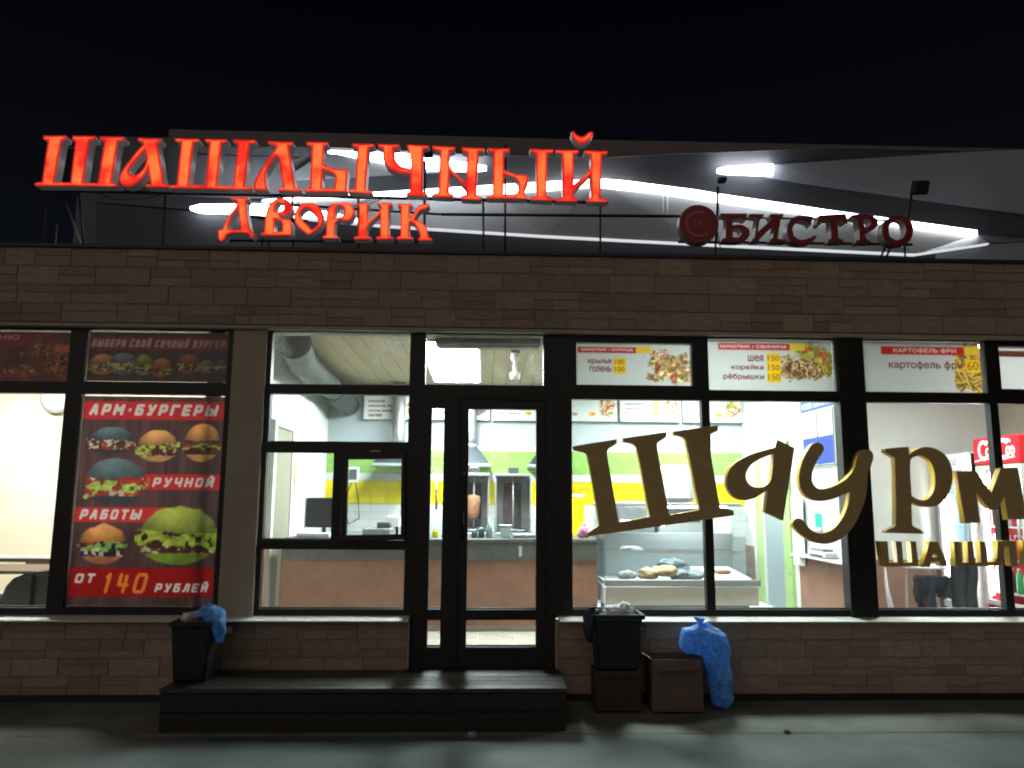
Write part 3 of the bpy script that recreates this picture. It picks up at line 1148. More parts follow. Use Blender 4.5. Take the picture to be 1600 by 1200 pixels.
# ventilation duct
vd = thing('ventilation_duct', 'round silver ventilation duct running along the left kitchen wall', 'duct', (-1.78, 2.2, 2.86))
dp = [on(460, 536, .75), Vector((-1.84, 1.6, 2.88)), Vector((-1.87, 2.6, 2.87)), Vector((-1.88, 3.5, 2.86))]
dc = MB()
pts, rad = [], []
for k in range(25):
    t = k / 24 * 2.999
    i = min(int(t), 2)
    p = dp[i].lerp(dp[i + 1], t - i)
    pts.append(p)
    rad.append(.135 + (.012 if k % 4 == 0 else 0))
dc.tube(pts, rad, 20, caps=False)
dc.make('pipe', 'duct', vd)
MB().tube([dp[0] + Vector((0, -.006, 0)), dp[0] + Vector((0, .03, 0))], [.132, .134], 20).make('end_cap', 'dark_grey', vd)
MB().tube([dp[3] + Vector((0, -.1, 0)), dp[3] + Vector((.01, .1, -.01)), dp[3] + Vector((.04, .3, -.05)), dp[3] + Vector((.06, .75, -.1))], [.15, .155, .15, .14], 20).make('elbow', 'duct', vd)


# ================================================================== big canopy building behind: folded panels with light strips
cb = thing('canopy_building', 'large dark building behind with folded grey canopy panels and white light strips', 'building', (6, 12, 0))
YF, YR, YL = 9.3, 10.4, 9.35


def panel(name, mt, pts, th=.12):
    P = [on(*q) for q in pts]
    b = MB()
    top = [b.bm.verts.new(p) for p in P]
    bot = [b.bm.verts.new(p + Vector((0, th, 0))) for p in P]
    f = b.bm.faces.new(top)
    b.bm.faces.new(bot[::-1])
    for i in range(len(P)):
        j = (i + 1) % len(P)
        b.bm.faces.new((top[j], top[i], bot[i], bot[j]))
    bmesh.ops.triangulate(b.bm, faces=[q for q in b.bm.faces if len(q.verts) > 4])
    return b.make(name, mt, cb)


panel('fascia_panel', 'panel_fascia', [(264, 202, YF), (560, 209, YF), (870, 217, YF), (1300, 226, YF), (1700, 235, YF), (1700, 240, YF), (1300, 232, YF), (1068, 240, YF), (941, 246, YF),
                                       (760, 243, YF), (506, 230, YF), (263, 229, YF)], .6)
# upper soffit: one sheet lofted from the fascia back to the long light
def pl(px, tab):
    for (xa, ya), (xb, yb) in zip(tab, tab[1:]):
        if px <= xb:
            return ya + (yb - ya) * (px - xa) / (xb - xa)
    return tab[-1][1]


YT = [(263, 229.5), (506, 230.5), (760, 243.5), (941, 246.5), (1068, 240.5), (1300, 232.5), (1900, 240)]
YB = [(263, 306), (400, 311), (600, 298), (770, 289), (935, 277), (1122, 301), (1300, 327), (1527, 358), (1600, 369), (1900, 420)]


def soffit_y(px, py):
    a, b = pl(px, YT), pl(px, YB)
    return YF + .02 + .8 * (py - a) / (b - a)


sb = bmesh.new()
cols_ = []
for k in range(56):
    px = 263 + k * (1900 - 263) / 55
    a, b_ = pl(px, YT), pl(px, YB)
    cols_.append([sb.verts.new(on(px, a + (b_ - a) * t, YF + .02 + .8 * t)) for t in (0, .33, .66, 1)])
for a, b_ in zip(cols_, cols_[1:]):
    for q in range(3):
        f_ = sb.faces.new((a[q], a[q + 1], b_[q + 1], b_[q]))
        f_.smooth = True
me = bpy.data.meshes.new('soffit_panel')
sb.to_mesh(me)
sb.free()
me.materials.append(MATS['panel_shaded'])
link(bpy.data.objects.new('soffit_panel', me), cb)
panel('soffit_panel', 'panel_lit_tone', [(x, y, soffit_y(x, y) - .05) for x, y in ((1198, 277.5), (1210, 257), (1500, 238), (1620, 233), (1880, 233), (1880, 374), (1620, 337), (1389, 304.5))], .06)
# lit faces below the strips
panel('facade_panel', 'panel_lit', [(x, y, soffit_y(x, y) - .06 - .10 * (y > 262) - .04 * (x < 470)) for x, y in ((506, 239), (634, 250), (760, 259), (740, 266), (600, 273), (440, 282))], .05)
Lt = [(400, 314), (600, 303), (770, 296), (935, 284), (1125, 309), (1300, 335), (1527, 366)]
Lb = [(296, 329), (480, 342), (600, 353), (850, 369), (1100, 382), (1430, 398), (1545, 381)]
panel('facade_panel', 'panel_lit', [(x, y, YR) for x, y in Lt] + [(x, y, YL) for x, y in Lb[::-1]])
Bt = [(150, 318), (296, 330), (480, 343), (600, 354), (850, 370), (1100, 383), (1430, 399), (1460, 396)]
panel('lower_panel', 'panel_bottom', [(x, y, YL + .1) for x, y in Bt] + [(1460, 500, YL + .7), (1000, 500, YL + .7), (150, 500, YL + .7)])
panel('lower_panel', 'panel_lit_tone', [(1462, 396, YL + .1), (1545, 382, YL + .1), (1640, 376, YL + .1), (1900, 424, YL + .1), (1900, 500, YL + .7), (1462, 500, YL + .7)])
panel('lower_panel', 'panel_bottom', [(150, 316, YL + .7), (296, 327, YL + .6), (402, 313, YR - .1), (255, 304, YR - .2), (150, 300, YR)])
panel('facade_panel', 'panel_shaded', [(1527, 367, YR), (1600, 371, YR), (1900, 421, YR), (1900, 424, YL + .2), (1640, 376, YL + .2), (1545, 380, YL + .1)])
# lip made to glow faintly along the lower edge, wall ribs and the dark body behind
for (a, b_) in zip(Lb[1:], Lb[2:]):
    pa, pb, pc_, pd_ = on(a[0], a[1] - 1.6, YL - .06), on(b_[0], b_[1] - 1.6, YL - .06), on(b_[0], b_[1] + .6, YL - .06), on(a[0], a[1] + .6, YL - .06)
    MB().slab((pa, pb, pc_, pd_), (0, .1, 0)).make('edge_lip', 'lip_glow', cb)
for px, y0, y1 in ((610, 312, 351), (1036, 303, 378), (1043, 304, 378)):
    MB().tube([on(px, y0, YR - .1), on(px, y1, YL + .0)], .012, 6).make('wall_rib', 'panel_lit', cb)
box('building_body', 'panel_bottom', on(150, 300, 12).x, on(1900, 300, 12).x, 11.2, 16, 0, on(900, 232, 11.3).z, cb)


def strip(pts, Y, dep=.09):
    b = MB()
    n = len(pts)
    fr, bk = [], []
    for x, y0, y1 in pts:
        fr.append((on(x, y0, Y), on(x, y1, Y)))
    for (a, b2), (c, d) in zip(fr, fr[1:]):
        b.slab((a, c, d, b2), (0, dep, 0))
    bmesh.ops.remove_doubles(b.bm, verts=b.bm.verts, dist=1e-4)
    return b.make('light_strip', 'led', cb)


strip([(512, 220, 238), (560, 228, 246), (634, 240, 258), (700, 250, 265), (745, 256, 266), (760, 259, 264)], 9.36)
strip([(410, 312, 316), (480, 307, 317), (560, 302, 318), (640, 297, 316), (770, 289, 308), (935, 279, 294)], YR - .12)
strip([(935, 279, 294), (1030, 287, 301), (1125, 303, 318), (1200, 314, 327), (1300, 329, 341), (1440, 348, 362), (1527, 360, 375)], YR - .12)
strip([(297, 323, 327), (312, 319, 331), (400, 318, 334), (470, 324, 339), (520, 332, 344), (560, 342, 347)], YL - .05)
strip([(1122, 263, 268), (1135, 260, 270), (1208, 256, 273)], 9.38)

# ================================================================== roof signs
SY = .12          # front of the letters
sign = thing('roof_sign', 'glowing red two line channel letter sign on a thin metal frame above the roof', 'sign', (-1.0, .2, 3.2))
Z2, Z3, Z4, Z5 = (40, 195, 6.4), (270, 195, 6.4), (470, 205, 6.4), (710, 195, 6.4)
PXY = (0, 0, 1)
Z6, Z7 = (330, 295, 8.42), (490, 295, 8)
BIG = [
    (Z2, [[(178, 112), (408, 110), (400, 148), (362, 158), (287, 578), (450, 578), (500, 165), (465, 148), (470, 112), (700, 115), (700, 150), (640, 160), (575, 580),
           (722, 585), (790, 165), (745, 150), (745, 118), (985, 122), (980, 158), (925, 165), (860, 590), (935, 598), (920, 615), (95, 608), (95, 592), (110, 578), (165, 575), (225, 160), (180, 145)]]),
    (Z2, [[(1125, 135), (1360, 140), (1355, 170), (1320, 185), (1385, 590), (1430, 598), (1425, 625), (1200, 620), (1200, 600), (1250, 592), (1225, 440), (1180, 520), (1100, 595), (1030, 618),
           (960, 600), (935, 545), (960, 470), (1040, 360), (1120, 260), (1180, 200), (1165, 170), (1125, 160)],
          [(1190, 255), (1210, 330), (1190, 420), (1130, 488), (1080, 505), (1040, 490), (1035, 460), (1060, 410), (1120, 335)]]),
    (Z3, [[(22, 138), (265, 145), (260, 170), (210, 178), (160, 600), (325, 605), (370, 180), (325, 168), (325, 145), (545, 150), (540, 172), (490, 182), (442, 608), (605, 615), (650, 190),
           (605, 175), (600, 150), (830, 155), (828, 180), (770, 190), (722, 615), (790, 625), (790, 648), (-32, 632), (-32, 612), (40, 600), (85, 175), (25, 162)]]),
    (Z3, [[(950, 165), (1205, 175), (1200, 205), (1160, 212), (1225, 635), (1285, 640), (1285, 668), (1050, 655), (1050, 635), (1100, 630), (1055, 330), (1030, 310), (955, 430), (930, 510),
           (945, 655), (812, 652), (808, 610), (830, 540), (900, 420), (1000, 280), (1035, 220), (1010, 203), (955, 190)]]),
    (Z4, [[(55, 110), (270, 112), (268, 140), (235, 150), (226, 330), (330, 375), (465, 378), (470, 420), (458, 580), (465, 605), (40, 605), (40, 582), (92, 575), (110, 150), (60, 140)],
          [(222, 388), (300, 410), (345, 455), (332, 575), (210, 575)]]),
    (Z4, [[(510, 125), (735, 130), (735, 155), (680, 165), (650, 590), (715, 600), (712, 625), (472, 608), (475, 585), (540, 585), (565, 165), (515, 152)]]),
    (Z4, [[(770, 130), (985, 135), (980, 160), (930, 170), (940, 270), (1000, 350), (1098, 388), (1112, 170), (1060, 160), (1065, 138), (1280, 145), (1280, 170), (1225, 180), (1215, 610), (1265, 625),
           (1262, 650), (1055, 640), (1058, 618), (1090, 605), (1095, 425), (980, 415), (880, 370), (828, 300), (822, 240), (820, 170), (775, 155)]]),
    (PXY, [[(675.5, 228), (711, 230), (711, 234), (703, 236), (703, 259), (728, 286), (730, 238), (722, 235), (722, 230.5), (757, 232), (756, 236), (748, 237), (744, 306), (752, 309), (752, 312.5),
            (721, 311), (721, 307.5), (729, 305), (727, 293), (703, 268), (701, 301), (708, 304), (708, 308.5), (675, 307), (675, 303.5), (685, 301), (687.5, 236), (676, 233)]]),
    (Z5, [[(330, 235), (555, 240), (550, 268), (500, 275), (497, 450), (600, 495), (700, 500), (735, 515), (740, 560), (715, 620), (708, 690), (730, 740), (320, 735), (325, 715), (380, 705),
           (390, 272), (335, 260)], [(497, 490), (580, 520), (630, 560), (642, 620), (625, 680), (600, 705), (490, 705)]]),
    (Z5, [[(755, 240), (995, 250), (990, 275), (930, 285), (920, 715), (985, 735), (980, 760), (755, 750), (760, 728), (820, 710), (815, 285), (760, 268)]]),
    (Z5, [[(1015, 255), (1245, 255), (1240, 280), (1195, 290), (1192, 600), (1358, 440), (1360, 300), (1305, 285), (1300, 260), (1535, 265), (1530, 292), (1475, 300), (1462, 738), (1530, 752),
           (1528, 776), (1320, 768), (1325, 745), (1366, 735), (1362, 492), (1198, 668), (1195, 728), (1232, 745), (1228, 768), (1005, 760), (1010, 740), (1085, 725), (1075, 290), (1015, 278)]]),
    (Z5, [[(1165, 75), (1190, 65), (1215, 95), (1260, 118), (1300, 112), (1340, 80), (1375, 70), (1388, 90), (1360, 140), (1310, 178), (1260, 186), (1215, 165), (1180, 120)]]),
]
SMALL = [
    (Z6, [[(262, 118), (490, 115), (490, 145), (465, 160), (470, 300), (500, 470), (530, 560), (560, 580), (565, 600), (545, 650), (520, 640), (490, 590), (340, 575), (210, 600), (170, 670), (110, 690),
           (95, 640), (90, 545), (150, 535), (185, 450), (240, 340), (320, 240), (345, 180), (320, 152), (265, 145)], [(355, 250), (300, 315), (240, 430), (215, 530), (392, 545), (372, 420)]]),
    (Z6, [[(660, 580), (700, 572), (705, 450), (720, 330), (760, 220), (830, 150), (900, 125), (990, 140), (1050, 200), (1065, 260), (1040, 320), (960, 348), (900, 340), (930, 390), (1040, 405),
           (1057, 450), (1060, 570), (1052, 612), (660, 612)], [(832, 290), (850, 220), (880, 165), (920, 160), (950, 190), (958, 250), (940, 290), (900, 302), (860, 300)],
          [(832, 400), (880, 405), (930, 440), (935, 560), (830, 570)]]),
    (Z6, [[(1180, 210), (1280, 190), (1370, 200), (1440, 260), (1475, 380), (1460, 460), (1400, 530), (1280, 610), (1200, 550), (1120, 470), (1095, 380), (1120, 280)],
          [(1255, 240), (1320, 290), (1400, 400), (1395, 480), (1325, 540), (1240, 450), (1170, 360), (1185, 290)]]),
    (Z7, [[(155, 580), (165, 300), (200, 220), (260, 185), (400, 175), (470, 195), (505, 260), (500, 330), (460, 385), (400, 400), (330, 385), (290, 390), (270, 430), (262, 585), (310, 600), (310, 620),
           (110, 615), (115, 595)], [(290, 205), (345, 200), (382, 250), (380, 310), (355, 345), (310, 355), (278, 385), (272, 300)]]),
    (Z7, [[(545, 180), (695, 182), (692, 205), (680, 215), (680, 410), (835, 265), (835, 200), (800, 192), (800, 175), (985, 178), (985, 200), (945, 210), (940, 590), (990, 600), (985, 628), (780, 628),
           (785, 602), (830, 590), (835, 305), (675, 470), (668, 585), (715, 600), (712, 628), (505, 628), (505, 602), (555, 590), (568, 215), (548, 205)]]),
    (Z7, [[(1050, 185), (1230, 190), (1225, 215), (1200, 225), (1200, 370), (1250, 310), (1290, 240), (1350, 200), (1430, 185), (1450, 220), (1400, 250), (1340, 265), (1300, 310), (1262, 385), (1380, 440),
           (1425, 520), (1440, 600), (1480, 622), (1478, 645), (1310, 645), (1315, 615), (1330, 600), (1310, 520), (1260, 440), (1200, 400), (1195, 590), (1240, 605), (1235, 630), (1035, 630), (1040, 602),
           (1085, 590), (1090, 225), (1055, 210)]]),
]


def lit_letter(zz, loops, parent, rim=.012):
    lp = [smooth_poly(outline(q, zz, SY)) for q in loops]
    body = sheet_letter('letter', lp, SY, .10, 'letter_side_lit', parent)
    sheet_letter('letter_rim', lp, SY - .004, .0038, 'sign_rim', body)
    sheet_letter('letter_face', lp, SY - .008, .0038, 'sign_core', body, offset=-rim)
    return body


for zz, lp in BIG:
    lit_letter(zz, lp, sign, .016)
for zz, lp in SMALL:
    lit_letter(zz, lp, sign, .012)


def bars(parent, segs, r=.009, mt='bar', Y=SY + .13, name='frame_bar'):
    for s_ in segs:
        a, b = on(s_[0], s_[1], Y), on(s_[2], s_[3], Y)
        MB().tube([a, b], s_[4] if len(s_) > 4 else r, 6).make(name, mt, parent)


bars(sign, [(74, 300, 66, 420), (123, 300, 134, 420), (258, 302, 253, 420), (455, 225, 459, 420), (755, 314, 756, 420), (790, 225, 789, 420), (938, 314, 938, 420), (560, 304, 560, 420), (421, 370, 421, 420),
            (410, 370, 408, 420)])
bars(sign, [(90, 350, 84, 420), (103, 315, 140, 420)], mt='galv', r=.007)
bars(sign, [(60, 297, 950, 317, .014), (340, 376, 675, 378, .01), (420, 318, 690, 335, .01), (690, 335, 1060, 338, .013)])
bars(sign, [(90, 230, 160, 232, .006), (300, 240, 470, 246, .006)], mt='galv')

bist = thing('bistro_sign', 'unlit dark red bistro letters beside a round emblem on the roof', 'sign', (3.0, .2, 3.2))
B8 = (1050, 280, 4)
BIS = [
    [[(300, 215), (470, 215), (460, 260), (440, 250), (375, 250), (378, 290), (430, 285), (480, 310), (485, 350), (450, 388), (310, 390), (312, 375), (335, 370), (340, 235), (305, 230)],
     [(380, 312), (425, 310), (437, 340), (420, 362), (378, 362)]],
    [[(480, 218), (575, 218), (570, 235), (548, 240), (536, 330), (625, 250), (612, 235), (612, 218), (697, 218), (694, 235), (680, 240), (660, 372), (715, 378), (712, 392), (610, 392), (612, 378),
      (630, 372), (642, 285), (545, 378), (545, 390), (500, 390), (503, 375), (515, 370), (530, 240), (482, 235)]],
    [[(880, 235), (865, 290), (850, 270), (800, 255), (755, 300), (760, 355), (800, 380), (855, 370), (890, 352), (905, 360), (870, 395), (800, 408), (740, 390), (718, 330), (735, 260), (790, 228), (850, 230)]],
    [[(920, 225), (1085, 215), (1100, 270), (1075, 278), (1055, 252), (1030, 250), (1040, 370), (1070, 380), (1070, 395), (975, 395), (978, 380), (995, 372), (988, 252), (945, 258), (920, 290), (905, 280)]],
    [[(1125, 222), (1230, 220), (1285, 250), (1288, 290), (1250, 318), (1200, 322), (1215, 378), (1240, 385), (1240, 398), (1150, 398), (1150, 385), (1175, 375), (1160, 250), (1125, 240)],
     [(1195, 248), (1230, 250), (1245, 275), (1228, 298), (1202, 300)]],
    [[(1345, 250), (1400, 228), (1460, 235), (1500, 275), (1505, 340), (1475, 395), (1415, 412), (1350, 400), (1318, 350), (1318, 290)],
     [(1390, 262), (1355, 300), (1360, 360), (1400, 385), (1440, 370), (1462, 325), (1450, 270), (1420, 252)]],
]
for lp in BIS:
    L = [smooth_poly(outline(q, B8, SY)) for q in lp]
    bd_ = sheet_letter('letter', L, SY, .09, 'letter_side', bist)
    sheet_letter('letter_face', L, SY - .004, .0038, 'bistro_face', bd_)
cxy = on(1092, 350, SY)
rr_ = .168
circ = [Vector((cxy.x + rr_ * math.cos(t), cxy.z + rr_ * math.sin(t))) for t in [2 * math.pi * k / 48 for k in range(48)]]
em = sheet_letter('emblem', [circ], SY, .1, 'letter_side', bist)
sheet_letter('emblem_face', [circ], SY - .004, .0038, 'bistro_face', em)
arc = [R(60 + k * 10) for k in range(26)]
ring = [Vector((cxy.x + .118 * math.cos(t), cxy.z + .118 * math.sin(t))) for t in arc] + [Vector((cxy.x + .095 * math.cos(t), cxy.z + .095 * math.sin(t))) for t in arc[::-1]]
sheet_letter('emblem_ring', [ring], SY - .007, .0025, 'bistro_rose', em)


def text_letter(body, x0, z0, x1, z1, y, mt, parent, name, bold=.0):
    tri = glyph_tris(body, bold, 0.0)
    lo, hi = tri.reshape(-1, 2).min(0), tri.reshape(-1, 2).max(0)
    T = (tri - lo) / (hi - lo)
    b = bmesh.new()
    for t in T:
        vs = [b.verts.new((x0 + p[0] * (x1 - x0), y, z0 + p[1] * (z1 - z0))) for p in t]
        b.faces.new(vs)
    bmesh.ops.remove_doubles(b, verts=b.verts, dist=1e-5)
    bmesh.ops.recalc_face_normals(b, faces=b.faces)
    ex = bmesh.ops.extrude_face_region(b, geom=b.faces[:])
    bmesh.ops.translate(b, verts=[v for v in ex['geom'] if isinstance(v, bmesh.types.BMVert)], vec=(0, .002, 0))
    bmesh.ops.recalc_face_normals(b, faces=b.faces)
    me = bpy.data.meshes.new(name)
    b.to_mesh(me)
    b.free()
    me.materials.append(MATS[mt])
    return link(bpy.data.objects.new(name, me), parent)


text_letter('24', cxy.x - .062, cxy.z - .028, cxy.x + .03, cxy.z + .04, SY - .0075, 'bistro_rose', em, 'emblem_number')
text_letter('ч', cxy.x + .045, cxy.z - .06, cxy.x + .08, cxy.z - .02, SY - .0075, 'bistro_rose', em, 'emblem_letter')
bars(bist, [(1060, 378, 1425, 382, .012), (1060, 338, 1410, 345, .009), (1118, 380, 1119, 430), (1413, 380, 1416, 430), (1384, 384, 1366, 425), (1392, 386, 1374, 425)])
bars(bist, [(1180, 338, 1180, 380, .006), (1300, 340, 1300, 380, .006)])


def wire(parent, pts, r=.0035):
    MB().tube([on(x, y, SY + .14 + dy) for x, y, dy in pts], r, 5).make('wire', 'black_plastic', parent)


wire(sign, [(640, 318, 0), (652, 330, .02), (660, 326, .03), (664, 312, .02), (672, 300, 0)])
wire(sign, [(452, 300, 0), (470, 322, .02), (520, 326, .03), (575, 320, .02), (610, 305, 0)])
wire(sign, [(150, 300, 0), (180, 312, .02), (230, 310, .02), (262, 300, 0)])
wire(bist, [(1119, 300, 0), (1124, 330, .02), (1121, 360, .02), (1126, 390, .0)])


def floodlight(px, py, qx, qy, label, tilt, sc=1.0):
    a = on(px, py, SY + .12)
    t = thing('floodlight', label, 'floodlight', tuple(on(qx, qy, SY + .12)), group='floodlights on the roof sign frame')
    MB().tube([on(qx, qy, SY + .12), a], .011, 6).make('pole', 'bar', t)
    h = MB().box(-.01, .14, -.05, .02, -.075, .045).make('housing', 'bar', None, .012)
    h.parent = t
    h.matrix_parent_inverse = t.matrix_basis.inverted()
    h.location = a + Vector((.0, -.03, .06))
    h.rotation_euler = (R(tilt), R(-8), R(12))
    h.scale = (sc, sc, sc)
    gs = MB().box(.0, .13, -.056, -.051, -.065, .035).make('lens', 'glass_tint', h)
    kn = MB().lathe([(.0, -.014), (.014, -.008), (.014, .008), (0, .014)], n=8).make('knob', 'white_plastic', h)
    kn.location = (-.03, 0, .02)


floodlight(1424, 303, 1414, 382, 'dark floodlight on a pole at the right end of the bistro letters', 25)
floodlight(1122, 292, 1119, 380, 'slim floodlight on a pole beside the round 24 emblem', 70, .5)
floodlight(664, 252, 663, 380, 'small dark floodlight on a pole between the big red letters', 60, .5)

# ================================================================== letters in front of the windows
gold = thing('window_lettering', 'large brown and gold shaurma letters fixed in front of the right windows', 'sign', (2.6, -.06, 1.6))
GY = -.128
A1, A2, A3 = (880, 640, 5.4536), (1120, 660, 6.0), (1350, 680, 5.456)
for zz, lp in [
    (A1, [[(85, 312), (455, 252), (455, 290), (380, 345), (378, 400), (475, 960), (735, 915), (625, 320), (590, 290), (515, 275), (510, 245), (878, 190), (878, 228), (805, 285), (800, 320), (905, 900),
           (1160, 855), (1045, 265), (1020, 235), (945, 215), (945, 185), (1315, 135), (1318, 180), (1245, 215), (1240, 260), (1335, 830), (1450, 860), (1455, 902), (210, 1083), (210, 1050), (300, 990),
           (305, 965), (205, 390), (180, 365), (90, 345)]]),
    (A2, [[(565, 160), (730, 240), (715, 330), (622, 920), (450, 840), (478, 625), (420, 670), (340, 715), (250, 730), (170, 705), (110, 640), (90, 570), (100, 480), (150, 400), (240, 335), (350, 290),
           (470, 255), (545, 235)], [(535, 295), (510, 520), (480, 575), (420, 605), (350, 605), (295, 570), (272, 510), (285, 450), (330, 390), (420, 335)]]),
    (A2, [[(870, 230), (920, 192), (970, 195), (1003, 230), (1000, 270), (960, 330), (915, 410), (892, 500), (900, 570), (940, 615), (1000, 625), (1080, 605), (1170, 560), (1240, 500), (1290, 420),
           (1320, 310), (1360, 265), (1410, 255), (1455, 280), (1468, 330), (1450, 390), (1415, 480), (1410, 580), (1390, 720), (1330, 880), (1260, 1000), (1180, 1080), (1080, 1130), (980, 1138),
           (880, 1110), (790, 1050), (730, 990), (708, 945), (730, 910), (775, 900), (815, 925), (860, 985), (930, 1030), (1010, 1035), (1100, 990), (1180, 890), (1230, 770), (1250, 650), (1150, 695),
           (1050, 730), (950, 738), (860, 710), (800, 650), (770, 560), (775, 460), (810, 340)]]),
    (A3, [[(175, 115), (380, 98), (385, 170), (440, 125), (520, 100), (620, 120), (700, 180), (745, 270), (755, 380), (730, 480), (680, 560), (600, 605), (520, 612), (450, 595), (405, 570), (410, 765),
           (430, 780), (500, 820), (508, 842), (185, 832), (190, 815), (250, 785), (270, 760), (262, 200), (240, 180), (180, 145)],
          [(395, 215), (440, 180), (500, 178), (560, 220), (595, 300), (605, 400), (590, 480), (540, 545), (470, 550), (405, 515)]]),
    (A3, [[(785, 305), (950, 305), (1085, 490), (1165, 280), (1310, 275), (1390, 715), (1225, 722), (1195, 520), (1140, 635), (1075, 630), (955, 485), (990, 745), (860, 755)]]),
]:
    L = [smooth_poly(outline(q, zz, GY)) for q in lp]
    lt = sheet_letter('letter', L, GY, .06, 'gold', gold)
    sheet_letter('letter_face', L, GY - .0025, .0023, 'letter_front_brown', lt)
gold2 = thing('window_lettering', 'row of small brown and gold capital letters under the big letters at right', 'sign', (3.6, -.06, 1.1))
for lp in [
    [[(130, 905), (200, 905), (215, 1085), (285, 1085), (270, 905), (320, 905), (335, 1085), (410, 1085), (395, 905), (440, 905), (465, 1118), (165, 1122)]],
    [[(560, 905), (625, 905), (720, 1115), (655, 1118), (640, 1075), (575, 1080), (560, 1122), (500, 1125)], [(598, 985), (625, 1040), (580, 1040)]],
    [[(765, 905), (810, 905), (830, 1085), (890, 1085), (880, 905), (925, 905), (945, 1085), (1000, 1085), (985, 905), (1035, 905), (1060, 1115), (780, 1120)]],
    [[(1140, 902), (1290, 900), (1310, 1115), (1250, 1115), (1235, 950), (1195, 950), (1190, 1060), (1160, 1110), (1065, 1115), (1070, 1080), (1110, 1080), (1135, 1040)]],
    [[(1350, 900), (1400, 900), (1420, 1115), (1370, 1115)]],
]:
    L = [outline(q, A3, GY) for q in lp]
    lt = sheet_letter('letter', L, GY, .065, 'gold', gold2)
    sheet_letter('letter_face', L, GY - .0025, .0023, 'letter_front_brown', lt)


# ================================================================== posters and banners in the windows
PY = .012
RED, RED_DIM = (196, 40, 48), (150, 22, 26)  # second red is darkened: weaker backlight put into the ink


def wood(c, base, planks=6):
    n = vnoise(c.H, c.W, 3, 5, ax=9)
    c.a[:] = np.array(base) * (.65 + .7 * n)[..., None]
    for k in range(1, planks):
        x = c.w * k / planks + RNG.uniform(-.01, .01)
        c.rect(x - .002, 0, x + .002, c.h, np.array(base) * .45)


def placed(canvas, x0, ztop):
    """map photo spots to the canvas of a sheet that hangs with its corner at (x0, ztop)"""
    def f(px, py):
        p = on(px, py, PY)
        return p.x - x0, ztop - p.z
    return f


x0, x1, z0, z1 = -3.133, -2.042, .722, 2.318
c = Canvas(x1 - x0, z1 - z0, 235, (90, 66, 70))
wood(c, (82, 58, 60), 5)
f = placed(c, x0, z1)
W_ = c.w


def band(y0, y1, xa, xb, col):
    c.rect(xa, y0, xb, y1, col)


y = lambda py, px=240: f(px, py)[1]
band(y(628), y(656), 0, W_, RED)
band(y(741), y(765), f(220, 750)[0], W_, RED)
band(y(793), y(816), 0, f(262, 800)[0], RED)
band(y(887), y(932), 0, W_, RED_DIM)
for (cx, cy, w, h, bun, kw) in [
    (174, 689, 72, 44, (88, 108, 118), dict(leaf=(170, 165, 140), mix=(225, 215, 200), base=(70, 60, 66), frill=.16)),
    (246, 697, 64, 52, (228, 168, 108), dict(leaf=(160, 185, 85), mix=(225, 205, 170))),
    (315, 692, 56, 62, (228, 164, 98), dict(fill=(70, 35, 32), mix=(120, 70, 60), frill=.1)),
    (180, 752, 98, 74, (92, 112, 120), dict(leaf=(165, 190, 90), fill=(165, 70, 55), base=(62, 66, 78), frill=.22)),
    (278, 836, 122, 92, (168, 180, 78), dict(leaf=(150, 172, 66), base=(128, 158, 60), fill=(80, 50, 40), frill=.5)),
    (160, 850, 72, 62, (226, 156, 92), dict(leaf=(110, 150, 80), fill=(52, 48, 66), base=(185, 110, 80), frill=.2)),
]:
    u, v = f(cx, cy)
    sc = 1 / 198
    c.burger(u, v, w * sc, h * sc, bun, **kw)
wh = (226, 220, 216)
block(c, 'АРМ-БУРГЕРЫ', f(140, 640)[0], y(632), f(343, 640)[0], y(650), wh, .27)
block(c, 'РУЧНОЙ', f(238, 750)[0], y(746), f(335, 750)[0], y(761), wh, .26)
block(c, 'РАБОТЫ', f(125, 800)[0], y(796), f(224, 800)[0], y(812), wh, .26)
block(c, 'ОТ', f(117, 900)[0], y(896), f(150, 900)[0], y(911), wh, .26)
block(c, '140', f(157, 910)[0], y(895), f(230, 910)[0], y(927), (226, 130, 52), .17)
block(c, 'РУБЛЕЙ', f(241, 920)[0], y(911), f(325, 920)[0], y(925), wh, .25)
tag(c.sheet('poster', 'poster_sheet', x0, z1, PY), 'tall burger poster with red bands and burgers printed on dark boards', 'poster')

x0, x1, z0, z1 = -3.13, -2.045, 2.437, 2.829
c = Canvas(x1 - x0, z1 - z0, 200, (60, 42, 46))
wood(c, (66, 46, 50), 5)
f = placed(c, x0, z1)
c.rect(0, f(240, 527)[1], c.w, f(240, 547)[1], (140, 30, 34))
block(c, 'ВЫБЕРИ СВОЙ СОЧНЫЙ БУРГЕР', f(143, 540)[0], f(240, 531)[1], f(352, 540)[0], f(240, 543)[1], (190, 165, 165), .26, gap=.3)
for cx, cy, w, h, bun, kw in [(160, 569, 42, 34, (190, 125, 75), dict(leaf=(120, 150, 80))), (193, 568, 46, 36, (110, 120, 130), dict(leaf=(170, 165, 110), fill=(150, 60, 50))),
                              (224, 570, 32, 34, (140, 140, 60), dict(leaf=(130, 140, 50), frill=.4)), (252, 574, 34, 30, (180, 105, 50), dict(leaf=(130, 120, 50))),
                              (294, 569, 34, 34, (165, 85, 50), dict(frill=.1)), (322, 573, 28, 22, (150, 120, 90), dict()), (344, 572, 24, 22, (80, 80, 90), dict())]:
    u, v = f(cx, cy)
    c.burger(u, v, w / 198, h / 198, bun, **kw)
tag(c.sheet('banner', 'banner_dense', x0, z1, PY), 'low dark banner with a row of small burgers above the tall burger poster', 'banner')

